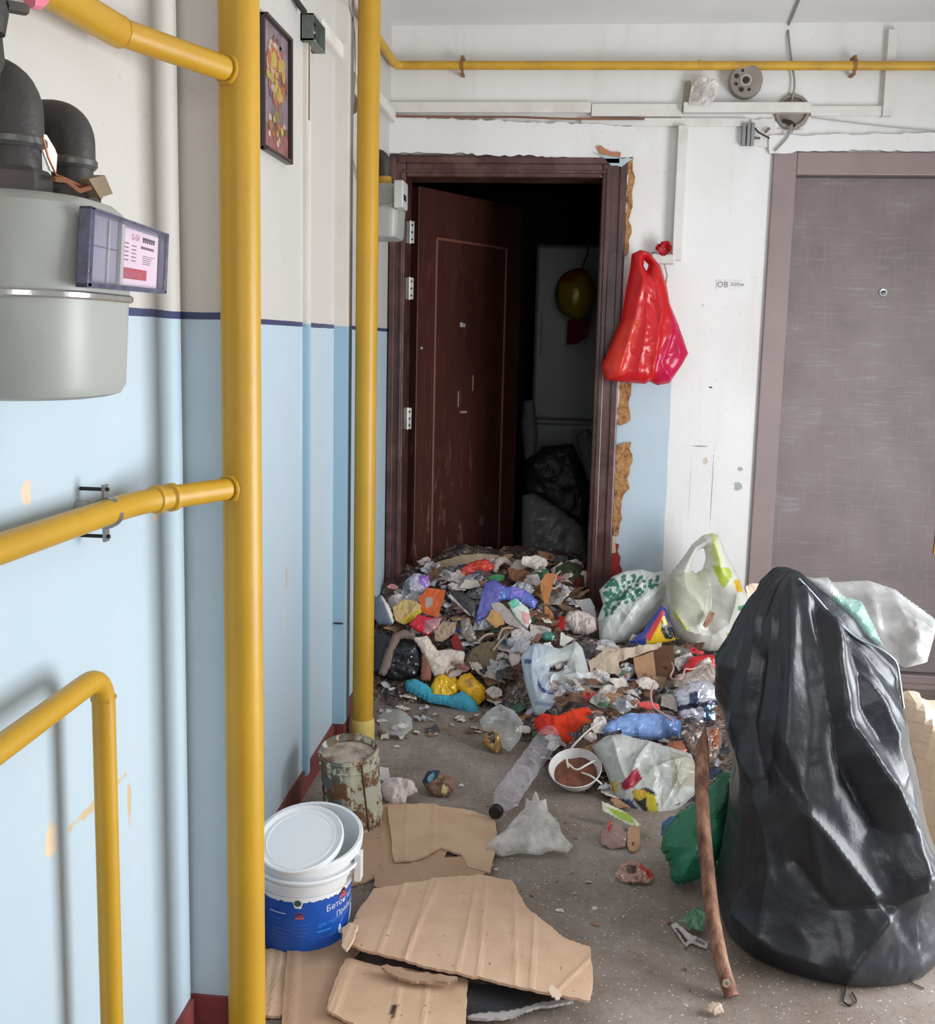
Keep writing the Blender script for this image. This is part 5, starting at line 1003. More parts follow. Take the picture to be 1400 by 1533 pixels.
 ('film_scrap', 'lime and white wrapper strip under the front of the dirty white bag', 'wrapper', [(900, 1200), (912, 1204), (940, 1218), (960, 1236), (950, 1240), (924, 1226), (902, 1214)], 's', (206, 206, 180), [([(908, 1210), (944, 1220), (952, 1236), (926, 1226)], (140, 170, 50))], dict(p=G(930, 1220, .03), tilt=30, lift=0.01, puff=0.006, cr=0.004, floor=0.003)),
 ('wood_piece', 'flat rounded wooden stick end on the floor below the dirty white bag', 'wood', [(940, 1240), (950, 1236), (958, 1242), (958, 1266), (952, 1276), (943, 1275), (939, 1266)], 'k', (176, 140, 110), [([(946, 1262), (950, 1262), (950, 1267), (946, 1267)], (90, 60, 50))], dict(p=G(948, 1265, .006), tilt=12, lift=0.006, thick=0.006, cr=0.001, floor=0.002)),
 ('film_scrap', 'murky pinkish clear wrapper on the floor left of the rounded wooden stick', 'wrapper', [(898, 1246), (912, 1228), (930, 1236), (938, 1252), (936, 1268), (916, 1272), (900, 1264)], 's', (150, 118, 110), [([(912, 1232), (916, 1230), (914, 1248), (910, 1246)], (196, 60, 60))], dict(p=G(918, 1258, .01), tilt=25, lift=0.008, puff=0.008, cr=0.012, size=0.04, floor=0.003)),
 ('wrapper', 'crumpled pale pink and red wrapper alone on the floor left of the green bag', 'wrapper', [(920, 1312), (932, 1296), (945, 1288), (962, 1296), (980, 1312), (972, 1322), (948, 1324), (930, 1318)], 's', (172, 132, 118), [([(958, 1294), (980, 1310), (974, 1316), (956, 1302)], (180, 50, 48)), ([(936, 1302), (952, 1298), (954, 1310), (940, 1312)], (92, 70, 60))], dict(p=G(950, 1310, .008), tilt=15, lift=0.008, cr=0.016, size=0.035, floor=0.003)),
 ('film_scrap', 'small dark crumpled film on the floor just left of the clear bottle base', 'film', [(722, 1112), (726, 1098), (740, 1092), (752, 1102), (750, 1122), (744, 1130), (734, 1122)], 's', (160, 124, 66), [([(730, 1102), (740, 1100), (742, 1116), (734, 1116)], (54, 40, 30))], dict(p=G(738, 1118, .012), tilt=40, lift=0.012, puff=0.014, puffd=0.02, cr=0.016, size=0.03, floor=0.003)),
 ('paper_sheet', 'crumpled whitish tissue on the floor right of the rusty can', 'paper', [(570, 1176), (582, 1166), (600, 1164), (620, 1172), (626, 1186), (610, 1192), (606, 1204), (586, 1206), (574, 1194)], 'a', (214, 198, 194), [], dict(p=G(596, 1192, .012), tilt=30, lift=0.014, puff=0.014, puffd=0.03, cr=0.02, size=0.04, floor=0.003)),
 ('paper_sheet', 'small upright white scrap touching the right side of the rusty can', 'paper', [(568, 1148), (582, 1150), (584, 1166), (576, 1172), (568, 1166)], 'a', (214, 204, 202), [], dict(p=G(574, 1170, .01), tilt=45, lift=0.01, cr=0.004, floor=0.003)),
 ('cloth_wad', 'small wad of dark blue and brown rag alone on the floor, middle', 'rag', [(632, 1170), (640, 1156), (656, 1153), (668, 1160), (682, 1168), (680, 1184), (664, 1194), (648, 1192), (640, 1184)], 'c', (128, 100, 84), [([(632, 1168), (642, 1154), (660, 1154), (656, 1168), (640, 1178)], (44, 60, 84)), ([(640, 1168), (650, 1160), (652, 1168), (644, 1176)], (110, 160, 170)), ([(664, 1180), (672, 1182), (670, 1190), (660, 1190)], (196, 182, 130))], dict(p=G(656, 1180, .014), tilt=45, lift=0.014, puff=0.018, puffd=0.025, cr=0.016, size=0.03, floor=0.003)),
 ('paper_sheet', 'torn white paper triangle lying on the cardboard left of the bottle cap', 'paper', [(664, 1220), (706, 1217), (690, 1232)], 'a', (232, 214, 210), [], dict(p=G(690, 1222, .012), tilt=3, lift=0.004, cr=0.002)),
 ('plastic_bag', 'small inflated grey clear bag on the floor beside the far riser base', 'bag', [(566, 1072), (580, 1062), (600, 1062), (616, 1074), (618, 1090), (604, 1102), (586, 1100), (570, 1092)], m_clr, (200, 200, 200), [], dict(p=G(592, 1092, .03), tilt=50, lift=0.01, puff=0.03, puffd=0.05, cr=0.007, size=0.06, smooth=True, dx=0.005, floor=0.003)),
 ('plastic_bag', 'grey-white clear bag bunched at the heap front above the dark brown crumpled film', 'bag', [(718, 1078), (730, 1064), (748, 1054), (770, 1064), (784, 1082), (780, 1104), (764, 1126), (752, 1118), (746, 1096), (724, 1094)], m_clr, (200, 200, 200), [], dict(p=G(752, 1100, .05), tilt=50, lift=0.02, puff=0.03, puffd=0.05, cr=0.010, size=0.07, smooth=True, dx=0.005, floor=0.003)),
 ('clear_bag', 'thin whitish clear bag fanned flat on the floor below the bottle', 'bag', [(726, 1272), (738, 1256), (758, 1242), (772, 1224), (786, 1212), (788, 1196), (796, 1204), (802, 1184), (808, 1202), (818, 1196), (820, 1214), (836, 1232), (842, 1250), (858, 1266), (850, 1277), (828, 1272), (806, 1280), (780, 1276), (752, 1282)], clear_mat('clear_film_milky', (234, 230, 226), 0.36, 0.2, 0.5, 40), (200, 200, 200), [], dict(p=G(790, 1260, .02), tilt=25, lift=0.02, puff=0.016, puffd=0.05, cr=0.010, size=0.08, smooth=True, floor=0.003, dx=0.005, folds=[([(796, 1195), (770, 1275)], .014, 7, 5), ([(800, 1195), (790, 1275)], .016, 7, 5), ([(802, 1195), (812, 1275)], .014, 6, 6), ([(804, 1200), (835, 1272)], .014, 6, 6), ([(790, 1212), (745, 1268)], .012, 7, 5)])),
 ('scrap', 'small broken tan stub on the floor near the right foot of the stick', 'scrap', [(1058, 1506), (1066, 1500), (1080, 1504), (1084, 1516), (1070, 1520), (1058, 1514)], 'a', (190, 168, 150), [], dict(p=G(1070, 1512, .008), tilt=20, lift=0.006, puff=0.006, cr=0.01, size=0.02, floor=0.002)),
 ('film_scrap', 'dark blue film scrap between the dirty white bag and the green bag', 'film', [(992, 1232), (1004, 1222), (1020, 1220), (1012, 1240), (1000, 1256), (990, 1250)], 's', (44, 84, 130), [], dict(p=G(1004, 1250, .02), tilt=50, lift=0.01, puff=0.01, cr=0.012, size=0.04, floor=0.003)),
 ('fabric_scrap', 'crimson scrap peeking between bowl and dirty white bag', 'cloth', [(868, 1140), (878, 1124), (888, 1126), (890, 1142), (872, 1150)], 'c', (160, 32, 66), [([(868, 1124), (880, 1122), (878, 1130), (870, 1130)], (206, 110, 120))], dict(tilt=50, lift=0.03, puff=0.008, cr=0.01)),
 ('film_scrap', 'dark greenish film fold beside the bowl', 'film', [(846, 1160), (856, 1150), (876, 1146), (890, 1152), (888, 1170), (872, 1176), (856, 1172)], 's', (70, 80, 66), [([(848, 1162), (870, 1150), (874, 1154), (854, 1168)], (170, 176, 160))], dict(tilt=45, lift=0.03, puff=0.01, cr=0.016, size=0.04)),
]
for k, (nm, lb, ct, ol, mk2, bc, pr, kw) in enumerate(IT):
    kw = dict(kw); kw.setdefault('seed', 60+k); kw.setdefault('jg', 0.7)
    if nm == 'egg_carton': nm = 'pulp_tray'
    if nm == 'bottle_cap': nm = 'container'
    item(nm, lb, ct, ol, mk2, bc, pr, **kw)

# ------------------------------------------------------------------ bottle, bowl, loose strips
p0 = G(742, 1216, .040); p1 = G(826, 1098, .062); ax = (p1-p0)/np.linalg.norm(p1-p0); L = np.linalg.norm(p1-p0)
bt = thing('plastic_bottle', (p0+p1)/2-np.array([0, 0, .04]), 'large clear crumpled plastic bottle with black cap lying across the floor edge of the heap', 'bottle')
R_ = 0.038; prof = [(0.012, 0.012), (0.013, 0.03), (0.020, 0.045), (0.032, 0.07), (R_, 0.10)]
for k in range(16):
    h = 0.11+(L-0.14)*k/16; prof += [(R_-0.0035*(k % 2)-0.001*(k % 3), h), (R_-0.0010*(k % 3), h+(L-0.14)/32)]
prof += [(R_, L-0.02), (R_*0.85, L-0.004), (R_*0.4, L), (R_*0.3, L-0.01)]
mbt = MB().lathe(p0, prof, 28, ax); Vb = np.array(mbt.V); Vb += (0.006*crum(Vb, 91, 0.05))[:, None]*np.array([0.5, 0.3, 0.8])
mk('bottle_body', Vb, mbt.F, clear_mat('pet_clear', (240, 236, 242), 0.08, 0.06, 0.9, 60, face=0.5), bt, False)
MB().lathe(p0-ax*0.006, [(0.0185, 0), (0.0195, 0.002), (0.0195, 0.020), (0.0185, 0.022)], 20, ax).build('cap', mat('cap_black', (26, 26, 30), 0.4), bt, True)
bw = hit(862, 1178); bw = bw*np.array([1, 1, 0])+np.array([0, 0, 0.0])
bwl = thing('bowl', bw, 'tilted bowl with white rim and brown leftovers inside, right of the clear bottle', 'bowl')
axw = np.array([-0.10, -0.42, 1.0]); axw /= np.linalg.norm(axw); cb = bw+np.array([0, 0, 0.030])
MB().lathe(cb, [(0.035, -0.012), (0.060, 0.008), (0.075, 0.040), (0.079, 0.048), (0.081, 0.047), (0.077, 0.038), (0.060, 0.012), (0.0, 0.004)], 40, axw, False).build('bowl_body', mat('bowl_white', (214, 210, 206), 0.35), bwl, True)
fo = MB().lathe(cb, [(0.066, 0.020), (0.050, 0.026), (0.030, 0.022), (0.0, 0.028)], 26, axw, False); Vf = np.array(fo.V); Vf[:, 2] += 0.006*crum(Vf, 8, 0.03)
mk('leftovers', Vf, fo.F, mat('brown_leftovers', (112, 62, 42), 0.6, var=0.3, vscale=40, bump=0.6), bwl, True)
def strand(px, r, mt, name, label, cat, lift=0.05, zz=None):
    P_ = [hit(x, y)+np.array([0, -0.02, lift+0.008*math.sin(k*2.1)]) for k, (x, y) in enumerate(px)]
    return tag(MB().tube(fillet(P_, 0.05, 4), r, 8).build(name, mt, None, True), label, cat)
m_cord = mat('cord_white', (222, 214, 204), 0.6); m_cordp = mat('cord_pink', (186, 150, 144), 0.6)
strand([(850, 1172), (846, 1160), (856, 1138), (878, 1118), (900, 1106)], 0.0035, m_cord, 'cord', 'pale cord arching from the bowl up to the dirty white bag', 'cord', 0.06)
strand([(892, 1166), (878, 1176), (862, 1180), (850, 1172)], 0.003, m_cord, 'cord', 'short pale cord lying across the top of the bowl', 'cord', 0.07)
strand([(870, 1176), (884, 1184), (900, 1190)], 0.003, m_cord, 'cord', 'short pale cord between bowl and dirty white bag', 'cord', 0.05)
strand([(976, 1072), (970, 1092), (974, 1106), (986, 1118), (1004, 1134)], 0.0035, m_cordp, 'cord', 'pinkish cord crossing over the light-blue plastic', 'cord', 0.12)
strand([(1002, 1044), (1006, 1056), (998, 1066), (1016, 1072), (1022, 1056), (1030, 1052), (1044, 1050), (1058, 1048), (1062, 1058)], 0.003, m_cordp, 'cord', 'thin kinked pinkish cord in front of the silver wrapper', 'cord', 0.13)
for k, (lb, px) in enumerate((('twig-like strip leaning in the heap left of the pale blue-white bag', [(745, 985), (752, 968), (768, 964)]), ('pale narrow strip beside the pink and white packet', [(738, 1000), (752, 984), (766, 968)]), ('thin pale strip in the dark doorway rags', [(828, 900), (832, 888), (838, 878)]),
     ('curved brown strip in the doorway', [(818, 905), (830, 910), (838, 896)]), ('narrow strip under the pulp tray', [(716, 986), (728, 978), (738, 972)]))):
    strand(px, 0.0045, mat('strip_tan', (168, 150, 134), 0.8), 'paper_strip', 'tan '+lb if k else lb, 'strip', 0.075)

tag(MB().tube(fillet([G(1268, 1468, .006), G(1266, 1484, .004), G(1262, 1500, .004), G(1272, 1506, .004), G(1284, 1500, .004), G(1276, 1486, .004)], 0.01), 0.0022, 6).build('wire_loop', m_dirt, None, True), 'small dark wire loop on the floor at the front of the huge black bag', 'wire')
tag(MB().tube(fillet([G(1350, 1462, .004), G(1366, 1472, .003), G(1384, 1480, .003)], 0.01), 0.0016, 6).build('twig', mat('twig_brown', (110, 84, 66), 0.8), None, True), 'thin brown twig on the floor under the right front of the huge black bag', 'twig')
# ------------------------------------------------------------------ bucket
m_bw = mat('bucket_white', (232, 234, 236), 0.32, var=0.02, bump=0.05, dirt=(206, 204, 200), damt=0.3)
m_bb = mat('bucket_label_blue', (26, 84, 176), 0.3, var=0.06, vscale=5, bump=0.0)
BY = 2.16; bc = on(456, 1388, 2, 0); bc = np.array([bc[0], BY, 0.0]); bc[0] = on(457, 1400, 1, BY)[0]
rb0, rb1 = 0.100, 0.109
zlab = on(457, 1345, 1, BY-0.104)[2]; zrim = on(462, 1248, 1, BY)[2]; xr = on(464, 1248, 1, BY)[0]-bc[0]
tlt = 0.20
def bring(t, r, n=64, hz=None):
    """ring on the bucket wall; t = height; the upper part leans towards the camera"""
    k = sm(np.array(max(0, (t-zlab)/(zrim-zlab)))); tl = tlt*float(k); out = []
    for j in range(n):
        a = 2*math.pi*j/n; x, y = r*math.cos(a), r*math.sin(a)
        out.append((bc[0]+xr*float(k)+x, bc[1]+y*math.cos(tl), t+y*math.sin(tl)+0.03*tl*x))
    return out
def loft(rings, name, mt, parent, close=(True, False), smooth=True):
    n = len(rings[0]); V = [v for r in rings for v in r]
    Fc = [(i*n+j, i*n+(j+1) % n, (i+1)*n+(j+1) % n, (i+1)*n+j) for i in range(len(rings)-1) for j in range(n)]
    if close[0]: Fc.append(tuple(range(n))[::-1])
    if close[1]: Fc.append(tuple((len(rings)-1)*n+j for j in range(n)))
    return mk(name, V, Fc, mt, parent, smooth, 35)
bk = thing('bucket', bc, 'white plastic bucket with blue printed label, standing beside the near yellow riser', 'bucket')
loft([bring(0.0, rb0-0.006), bring(0.003, rb0), bring(zlab, rb1-0.003)], 'lower_wall', m_bb, bk)
h_ = zrim-zlab
rr2 = [(0.0, rb1-0.003), (0.02, rb1+0.001), (h_*0.30, rb1+0.001), (h_*0.31, rb1+0.006), (h_*0.36, rb1+0.006), (h_*0.37, rb1+0.001), (h_*0.52, rb1+0.002), (h_*0.53, rb1+0.008), (h_*0.58, rb1+0.008), (h_*0.60, rb1+0.002), (h_*0.78, rb1+0.003), (h_*0.79, rb1+0.011), (h_*0.97, rb1+0.011), (h_, rb1+0.008), (h_, rb1+0.002), (h_*0.9, rb1-0.001), (h_*0.2, rb1-0.006), (0.0, rb1-0.010)]
loft([bring(zlab+a, r) for a, r in rr2], 'upper_wall', m_bw, bk, (False, True))
def bsurf(a, t, off=0.0006):
    r = rb0+(rb1-0.003-rb0)*t/zlab+off; return (bc[0]+r*math.cos(a), bc[1]+r*math.sin(a), t)
# ragged white edge over the label
edge = []; NB_ = 90; er = random.Random(3)
V = []; Fc = []
for k in range(NB_+1):
    a = -math.pi+math.pi*k/NB_; dip = 0.010+er.uniform(-.002, .002)+(0.014 if abs(a+math.radians(84)) < 0.10 else 0)
    V += [bsurf(a, zlab-dip), bsurf(a, zlab+0.0)]
    if k: i = 2*k; Fc.append((i-2, i, i+1, i-1))
mk('torn_label_edge', V, Fc, m_bw, bk)
def decal(poly, name, mt, a0, t0, s, par, off=0.0010, sub=0.004):
    V = [bsurf(math.radians(a0)+x*s/0.104, t0+y*s, off) for x, y in poly]
    return mk(name, V, [tuple(range(len(V)))], mt, par)
m_lr = mat('label_coral', (206, 96, 84), 0.4, bump=0); m_lw = mat('label_white', (214, 226, 240), 0.4, bump=0); m_ln = mat('label_navy', (30, 34, 80), 0.4, bump=0); m_ll = mat('label_light_blue', (70, 150, 224), 0.4, bump=0)
m_lf = mat('label_faint', (88, 122, 196), 0.4, bump=0)
lab = bk
def logo(a0, t0, s):
    arch = [(-.62, 0), (-.58, .45), (-.35, .85), (0, 1.02), (.35, .85), (.58, .45), (.62, 0)]
    decal([(-1, -.42), (1, -.42), (.78, 0), (-.78, 0)], 'label_logo', m_lr, a0, t0, s, lab)
    decal([(x*1.14, y*1.12-.02) for x, y in arch], 'label_logo', m_lr, a0, t0, s, lab, 0.0011); decal(arch, 'label_logo', m_ln, a0, t0, s, lab, 0.0014)
    decal([(-.5, .08), (-.2, .45), (0, .62), (.22, .42), (.3, .5), (.52, .08), (.2, .2), (0, .34), (-.2, .18)], 'label_logo', m_lr, a0, t0, s, lab, 0.0017)
def aof(px): # bearing on the bucket whose wall point shows at column px
    best = min(range(-175, -5), key=lambda d: abs(proj(bsurf(math.radians(d), zlab*0.5))[0]-px)); return best
def tof(px, py):
    a = math.radians(aof(px)); return min(np.linspace(0.004, zlab, 80), key=lambda t: abs(proj(bsurf(a, t))[1]-py))
logo(aof(449), tof(449, 1374), 0.0105); logo(aof(512), tof(512, 1338), 0.0150)
def ltext(txt, pxy, size, mt, slope=0.0, nm='label_lettering'):
    V, Fc = text_mesh(txt); a0, t0 = math.radians(aof(pxy[0])), tof(*pxy)
    mk(nm, [bsurf(a0+x*size/0.104, t0+y*size+slope*x*size, 0.0012) for x, y, _ in V], Fc, mt, lab)
ltext('Бетон ко', (488, 1366), 0.020, m_lw, 0.10); ltext('Праймер', (503, 1372), 0.017, m_lw, 0.10); ltext('для підлоги', (476, 1388), 0.012, m_ll, 0.08)
for x0, x1, y0_, w_, mm in ((405, 428, 1366, .0022, m_lw), (407, 432, 1390, .0016, m_lf), (407, 432, 1396, .0012, m_lf), (408, 432, 1402, .0012, m_lf), (407, 420, 1374, .0012, m_lf), (407, 420, 1380, .0012, m_lf), (440, 462, 1386, .0014, m_lf), (440, 462, 1391, .0014, m_lf), (440, 460, 1397, .0014, m_lf), (441, 460, 1402, .0014, m_lf), (475, 496, 1394, .003, m_ll), (478, 505, 1400, .0014, m_lf)):
    a0, a1 = math.radians(aof(x0)), math.radians(aof(x1)); t0 = tof((x0+x1)/2, y0_); V = []; Fc = []
    for k in range(7): a = a0+(a1-a0)*k/6; V += [bsurf(a, t0, .0011), bsurf(a, t0+w_, .0011)]
    for k in range(6): Fc.append((2*k, 2*k+2, 2*k+3, 2*k+1))
    mk('label_print_line', V, Fc, mm, lab)
V = []; a0, t0 = math.radians(aof(520)), tof(520, 1372)
mk('label_white_oval', [bsurf(a0+0.34*math.cos(k*.3)-0.0*k, t0-0.004+0.024*math.sin(k*.3)+0.010*math.cos(k*.3), .0008) for k in range(21)], [tuple(range(21))], m_lw, lab)
mk('label_round_mark', [bsurf(math.radians(-84)+0.075*math.cos(k*.45), zlab-0.012+0.0075*math.sin(k*.45), .0022) for k in range(14)], [tuple(range(14))], mat('label_green', (60, 84, 70), 0.5, bump=0), lab)
mk('label_panel', [bsurf(math.radians(aof(390)+q_[0]), q_[1], .0012) for q_ in ((-9, zlab*.35), (3, zlab*.30), (3, zlab*.72), (-9, zlab*.80))], [(0, 1, 2, 3)], mat('label_grey', (150, 150, 160), 0.5, bump=0), lab)
# handle lug and grip at the right
hp = np.array(bring(zlab+h_*0.55, rb1+0.012)[62]); MB().box((hp[0]-0.004, hp[1]-0.014, hp[2]-0.040), (hp[0]+0.010, hp[1]+0.014, hp[2]+0.022)).build('handle_lug', m_bw, bk)
MB().tube([np.array(bring(zlab+h_*.60, rb1+0.013)[j % 64])+np.array([0, 0, -0.0005*abs(j-48)*0.3]) for j in range(34, 64, 2)], 0.0042, 10).build('handle', m_bw, bk, True)
# lid sunk askew in the rim
lc = on(450, 1256, 1, BY-0.035); ln_ = np.array([-0.05, -0.38, 1.0]); ln_ /= np.linalg.norm(ln_)
lid = MB().lathe(lc, [(0.0, -0.006), (0.088, -0.006), (0.0945, -0.010), (0.0965, -0.004), (0.0965, 0.004), (0.0935, 0.006), (0.089, 0.0045), (0.085, 0.0005), (0.0, 0.0005)], 64, ln_, False).build('lid', m_bw, bk, True)
lid['label'] = 'loose round white lid sunk askew in the mouth'
MB().lathe(lc, [(0.078, 0.0005), (0.077, 0.0016), (0.075, 0.0016), (0.074, 0.0005)], 56, ln_, False).build('moulded_ring', m_bw, lid, True)

# ------------------------------------------------------------------ rusty can
CYc = 2.70; cc0 = on(530, 1255, 1, CYc); cc0 = np.array([on(531, 1250, 1, CYc)[0], CYc, 0.0]); zct = on(522, 1126, 1, CYc)[2]; xt = on(521, 1126, 1, CYc)[0]-cc0[0]
b = NB('rusty_painted_tin'); g = b.coord(); n = b.noise(g, 16, 6, 0.7); n2 = b.noise(g, 45, 4, 0.6, (1, 1, 0.4)); sx = b.n('ShaderNodeSeparateXYZ'); b.l(g, sx.inputs[0])
c = b.mix(b.step(b.math('ADD', sx.outputs['X'], b.math('MULTIPLY', n, 0.05)), 0.0, 0.012), s2l((104, 116, 108)), s2l((190, 190, 168)))
c = b.mix(b.step(n, 0.50, 0.56), c, s2l((122, 86, 60))); c = b.mix(b.step(n2, 0.56, 0.60), c, s2l((208, 204, 184))); c = b.mix(b.math('MULTIPLY', b.step(n2, 0.30, 0.27), 0.0), c, s2l((60, 50, 40)))
n3 = b.noise(g, 24, 5); c = b.mix(b.step(n3, 0.60, 0.64), c, s2l((86, 66, 50)))
b.set(c, 0.6); b.bump(n, 0.6, 0.01); m_can = b.m
can = thing('paint_can', cc0, 'battered rusty paint can splashed pale green, behind the bucket at the far riser foot', 'can')
def cring(t, r, n=56): return [(cc0[0]+xt*t/zct+r*math.cos(2*math.pi*j/n), cc0[1]+0.01*t/zct+r*math.sin(2*math.pi*j/n), t+0.012*(t/zct)*math.sin(2*math.pi*j/n)) for j in range(n)]
rc = 0.0800; R_ = [cring(0.0, rc), cring(0.0, rc+.004), cring(0.008, rc+.004), cring(0.009, rc)]
for k in range(13): R_ += [cring(0.03+0.0155*k, rc+(0.0022 if k % 2 else -0.001))]
R_ += [cring(zct*0.86, rc), cring(zct*0.87, rc+0.004), cring(zct*0.885, rc+0.004), cring(zct*0.89, rc), cring(zct-0.004, rc), cring(zct, rc+0.004), cring(zct+0.002, rc+0.001), cring(zct-0.004, rc-0.004), cring(zct-0.010, rc-0.007)]
o = loft(R_, 'can_body', m_can, can, (True, False))
fo = MB().lathe((cc0[0]+xt, cc0[1]+0.01, zct-0.010), [(rc-0.006, 0), (rc*0.7, 0.002), (rc*0.4, 0.003), (0, 0.002)], 40, (0, -0.1, 1), False); Vf = np.array(fo.V); Vf[:, 2] += 0.004*crum(Vf, 5, 0.05)
mk('crusted_top', Vf, fo.F, mat('crusted_paint', (186, 168, 152), 0.8, var=0.2, vscale=25, dirt=(110, 66, 50), dscale=14, damt=0.8, bump=0.6), can, True)
MB().tube([(cc0[0]+0.052, CYc-rc*0.74, 0.01), (cc0[0]+0.050+xt, CYc-rc*0.72, zct-0.01)], 0.0026, 8).build('side_seam', mat('seam_rust', (92, 58, 44), 0.8), can, True)

# ------------------------------------------------------------------ cardboard sheets
b = NB('kraft_board'); g = b.geo(); n = b.noise(g, 10, 5); sp_ = b.noise(g, 70, 3); att = b.n('ShaderNodeAttribute', attribute_name='Col').outputs['Color']
c = b.mix(b.math('MULTIPLY', b.step(n, 0.42, 0.7), 0.3), att, s2l((160, 124, 98))); c = b.mix(b.math('MULTIPLY', b.step(sp_, 0.70, 0.73), 0.75), c, s2l((112, 84, 66)))
b.set(c, 0.85, 0, 0.2); b.bump(b.noise(g, 40, 3), 0.15, 0.003); m_krf = b.m
def sheet(label, outl, z, dip, creases, base, seed, th=0.006, jg=1.2, tiltv=(0, 0, 1), parent=None, name='cardboard_sheet', cat='cardboard', cr=0.004, mtl=None, amp=0.0016, prints=()):
    A = np.array(outl, float); cxp, cyp = A.mean(0); p = G(cxp, cyp, z); n = np.array(tiltv, float); n /= np.linalg.norm(n); nn, u, v = frame_of(n, p)
    L2 = []
    for (xa, ya), (xb, yb) in creases:
        a_, b_ = onplane(xa, ya, p, n)-p, onplane(xb, yb, p, n)-p; L2.append((np.array([a_@u, a_@v]), np.array([b_@u, b_@v])))
    def bend(X, Y):
        h = np.zeros_like(X)
        for a_, b_ in L2:
            d = b_-a_; d = d/np.linalg.norm(d); dist = np.abs((X-a_[0])*(-d[1])+(Y-a_[1])*d[0]); h += amp*np.exp(-(dist/0.006)**2)
        return h
    o = flat(name, jag(outl, jg, 9, seed), mtl or m_krf, p, n, parent, th, dx=0.0062, cr=cr, size=0.25, seed=seed, base=base, smooth=False, bend=bend, floor=0.001, prints=prints)
    return tag(o, label, cat)
KR = (204, 170, 140); KD = (184, 150, 122)
sheet('cardboard sheet lying flat under the rusty can, torn at its right end', [(470, 1250), (500, 1222), (545, 1212), (600, 1202), (652, 1210), (676, 1240), (690, 1262), (672, 1270), (664, 1290), (640, 1302), (600, 1308), (540, 1322), (500, 1336), (430, 1330), (440, 1280)], 0.005, 0, [((570, 1210), (576, 1322)), ((520, 1225), (530, 1325))], KD, 51)
sheet('cardboard sheet lying furthest back, its right corner beneath the clear bag', [(580, 1208), (640, 1205), (700, 1214), (740, 1228), (745, 1262), (738, 1290), (734, 1310), (700, 1300), (690, 1280), (660, 1270), (620, 1290), (590, 1290)], 0.013, 0, [((610, 1206), (604, 1290)), ((650, 1208), (648, 1270))], KR, 52, cr=0.006, tiltv=(0, 0, 1))
sheet('small torn cardboard flap between the two rear cardboard sheets', [(560, 1310), (600, 1296), (660, 1286), (690, 1284), (740, 1296), (720, 1316), (660, 1330), (600, 1340), (560, 1330)], 0.009, 0, [((620, 1296), (640, 1336))], KD, 53, cr=0.008)
sheet('narrow cardboard sheet at the very front left, beside the near riser', [(360, 1420), (428, 1424), (436, 1434), (428, 1500), (424, 1524), (370, 1520), (350, 1500)], 0.006, 0, [((404, 1425), (392, 1520)), ((420, 1430), (402, 1522))], KR, 54)
sheet('cardboard sheet lying lengthwise at the front, between bucket and lowest big sheet', [(430, 1426), (500, 1400), (535, 1392), (548, 1412), (520, 1450), (520, 1560), (500, 1640), (415, 1640), (424, 1500)], 0.010, 0, [((446, 1428), (436, 1600)), ((440, 1430), (428, 1600))], KD, 55)
sheet('lower large cardboard sheet at the bottom edge, under the big front sheet', [(518, 1436), (560, 1446), (640, 1458), (700, 1468), (698, 1520), (694, 1580), (600, 1570), (488, 1516), (502, 1470)], 0.022, 0, [((530, 1440), (500, 1518)), ((523, 1440), (492, 1516)), ((600, 1462), (585, 1560)), ((640, 1466), (630, 1565))], KR, 56, prints=[([(584, 1508), (594, 1506), (592, 1526), (586, 1528)], (60, 50, 50)), ([(590, 1506), (598, 1508), (594, 1512)], (60, 50, 50))])
sheet('largest cardboard sheet, lying on top at the front with long parallel creases', [(560, 1332), (600, 1326), (660, 1316), (720, 1311), (766, 1320), (790, 1362), (828, 1392), (852, 1410), (884, 1420), (888, 1470), (882, 1502), (800, 1484), (700, 1462), (600, 1438), (540, 1424), (512, 1412), (524, 1390), (540, 1360)], 0.045, 0,
      [((644, 1326), (606, 1440)), ((656, 1320), (630, 1380)), ((716, 1316), (684, 1458)), ((728, 1316), (716, 1462)), ((770, 1340), (772, 1470)), ((800, 1380), (796, 1478)), ((880, 1440), (842, 1478)), ((600, 1340), (570, 1420))], (206, 172, 144), 57, th=0.006)
sheet('small cardboard flap folded up at the left edge of the largest sheet', [(512, 1392), (524, 1384), (538, 1388), (530, 1408), (520, 1426), (512, 1420)], 0.060, 0, [((524, 1388), (514, 1418))], (220, 190, 160), 58, tiltv=(-0.2, -0.3, 1))
sheet('shredded cardboard tongue sticking out between the two large front sheets', [(570, 1452), (580, 1448), (610, 1458), (640, 1462), (690, 1470), (680, 1476), (640, 1476), (600, 1470)], 0.036, 0, [], (170, 140, 116), 59, cr=0.010, jg=2.5)
sheet('black plastic sheet with silver torn edge under the right corner of the largest cardboard sheet', [(700, 1474), (760, 1478), (830, 1484), (862, 1500), (840, 1506), (800, 1512), (770, 1526), (730, 1530), (698, 1528)], 0.012, 0, [], (52, 54, 58), 61, name='plastic_sheet', cat='plastic', cr=0.010, mtl=m_foi, prints=[([(704, 1524), (740, 1520), (772, 1516), (810, 1504), (862, 1496), (868, 1503), (812, 1514), (774, 1528), (738, 1532), (700, 1534)], (176, 170, 168))])
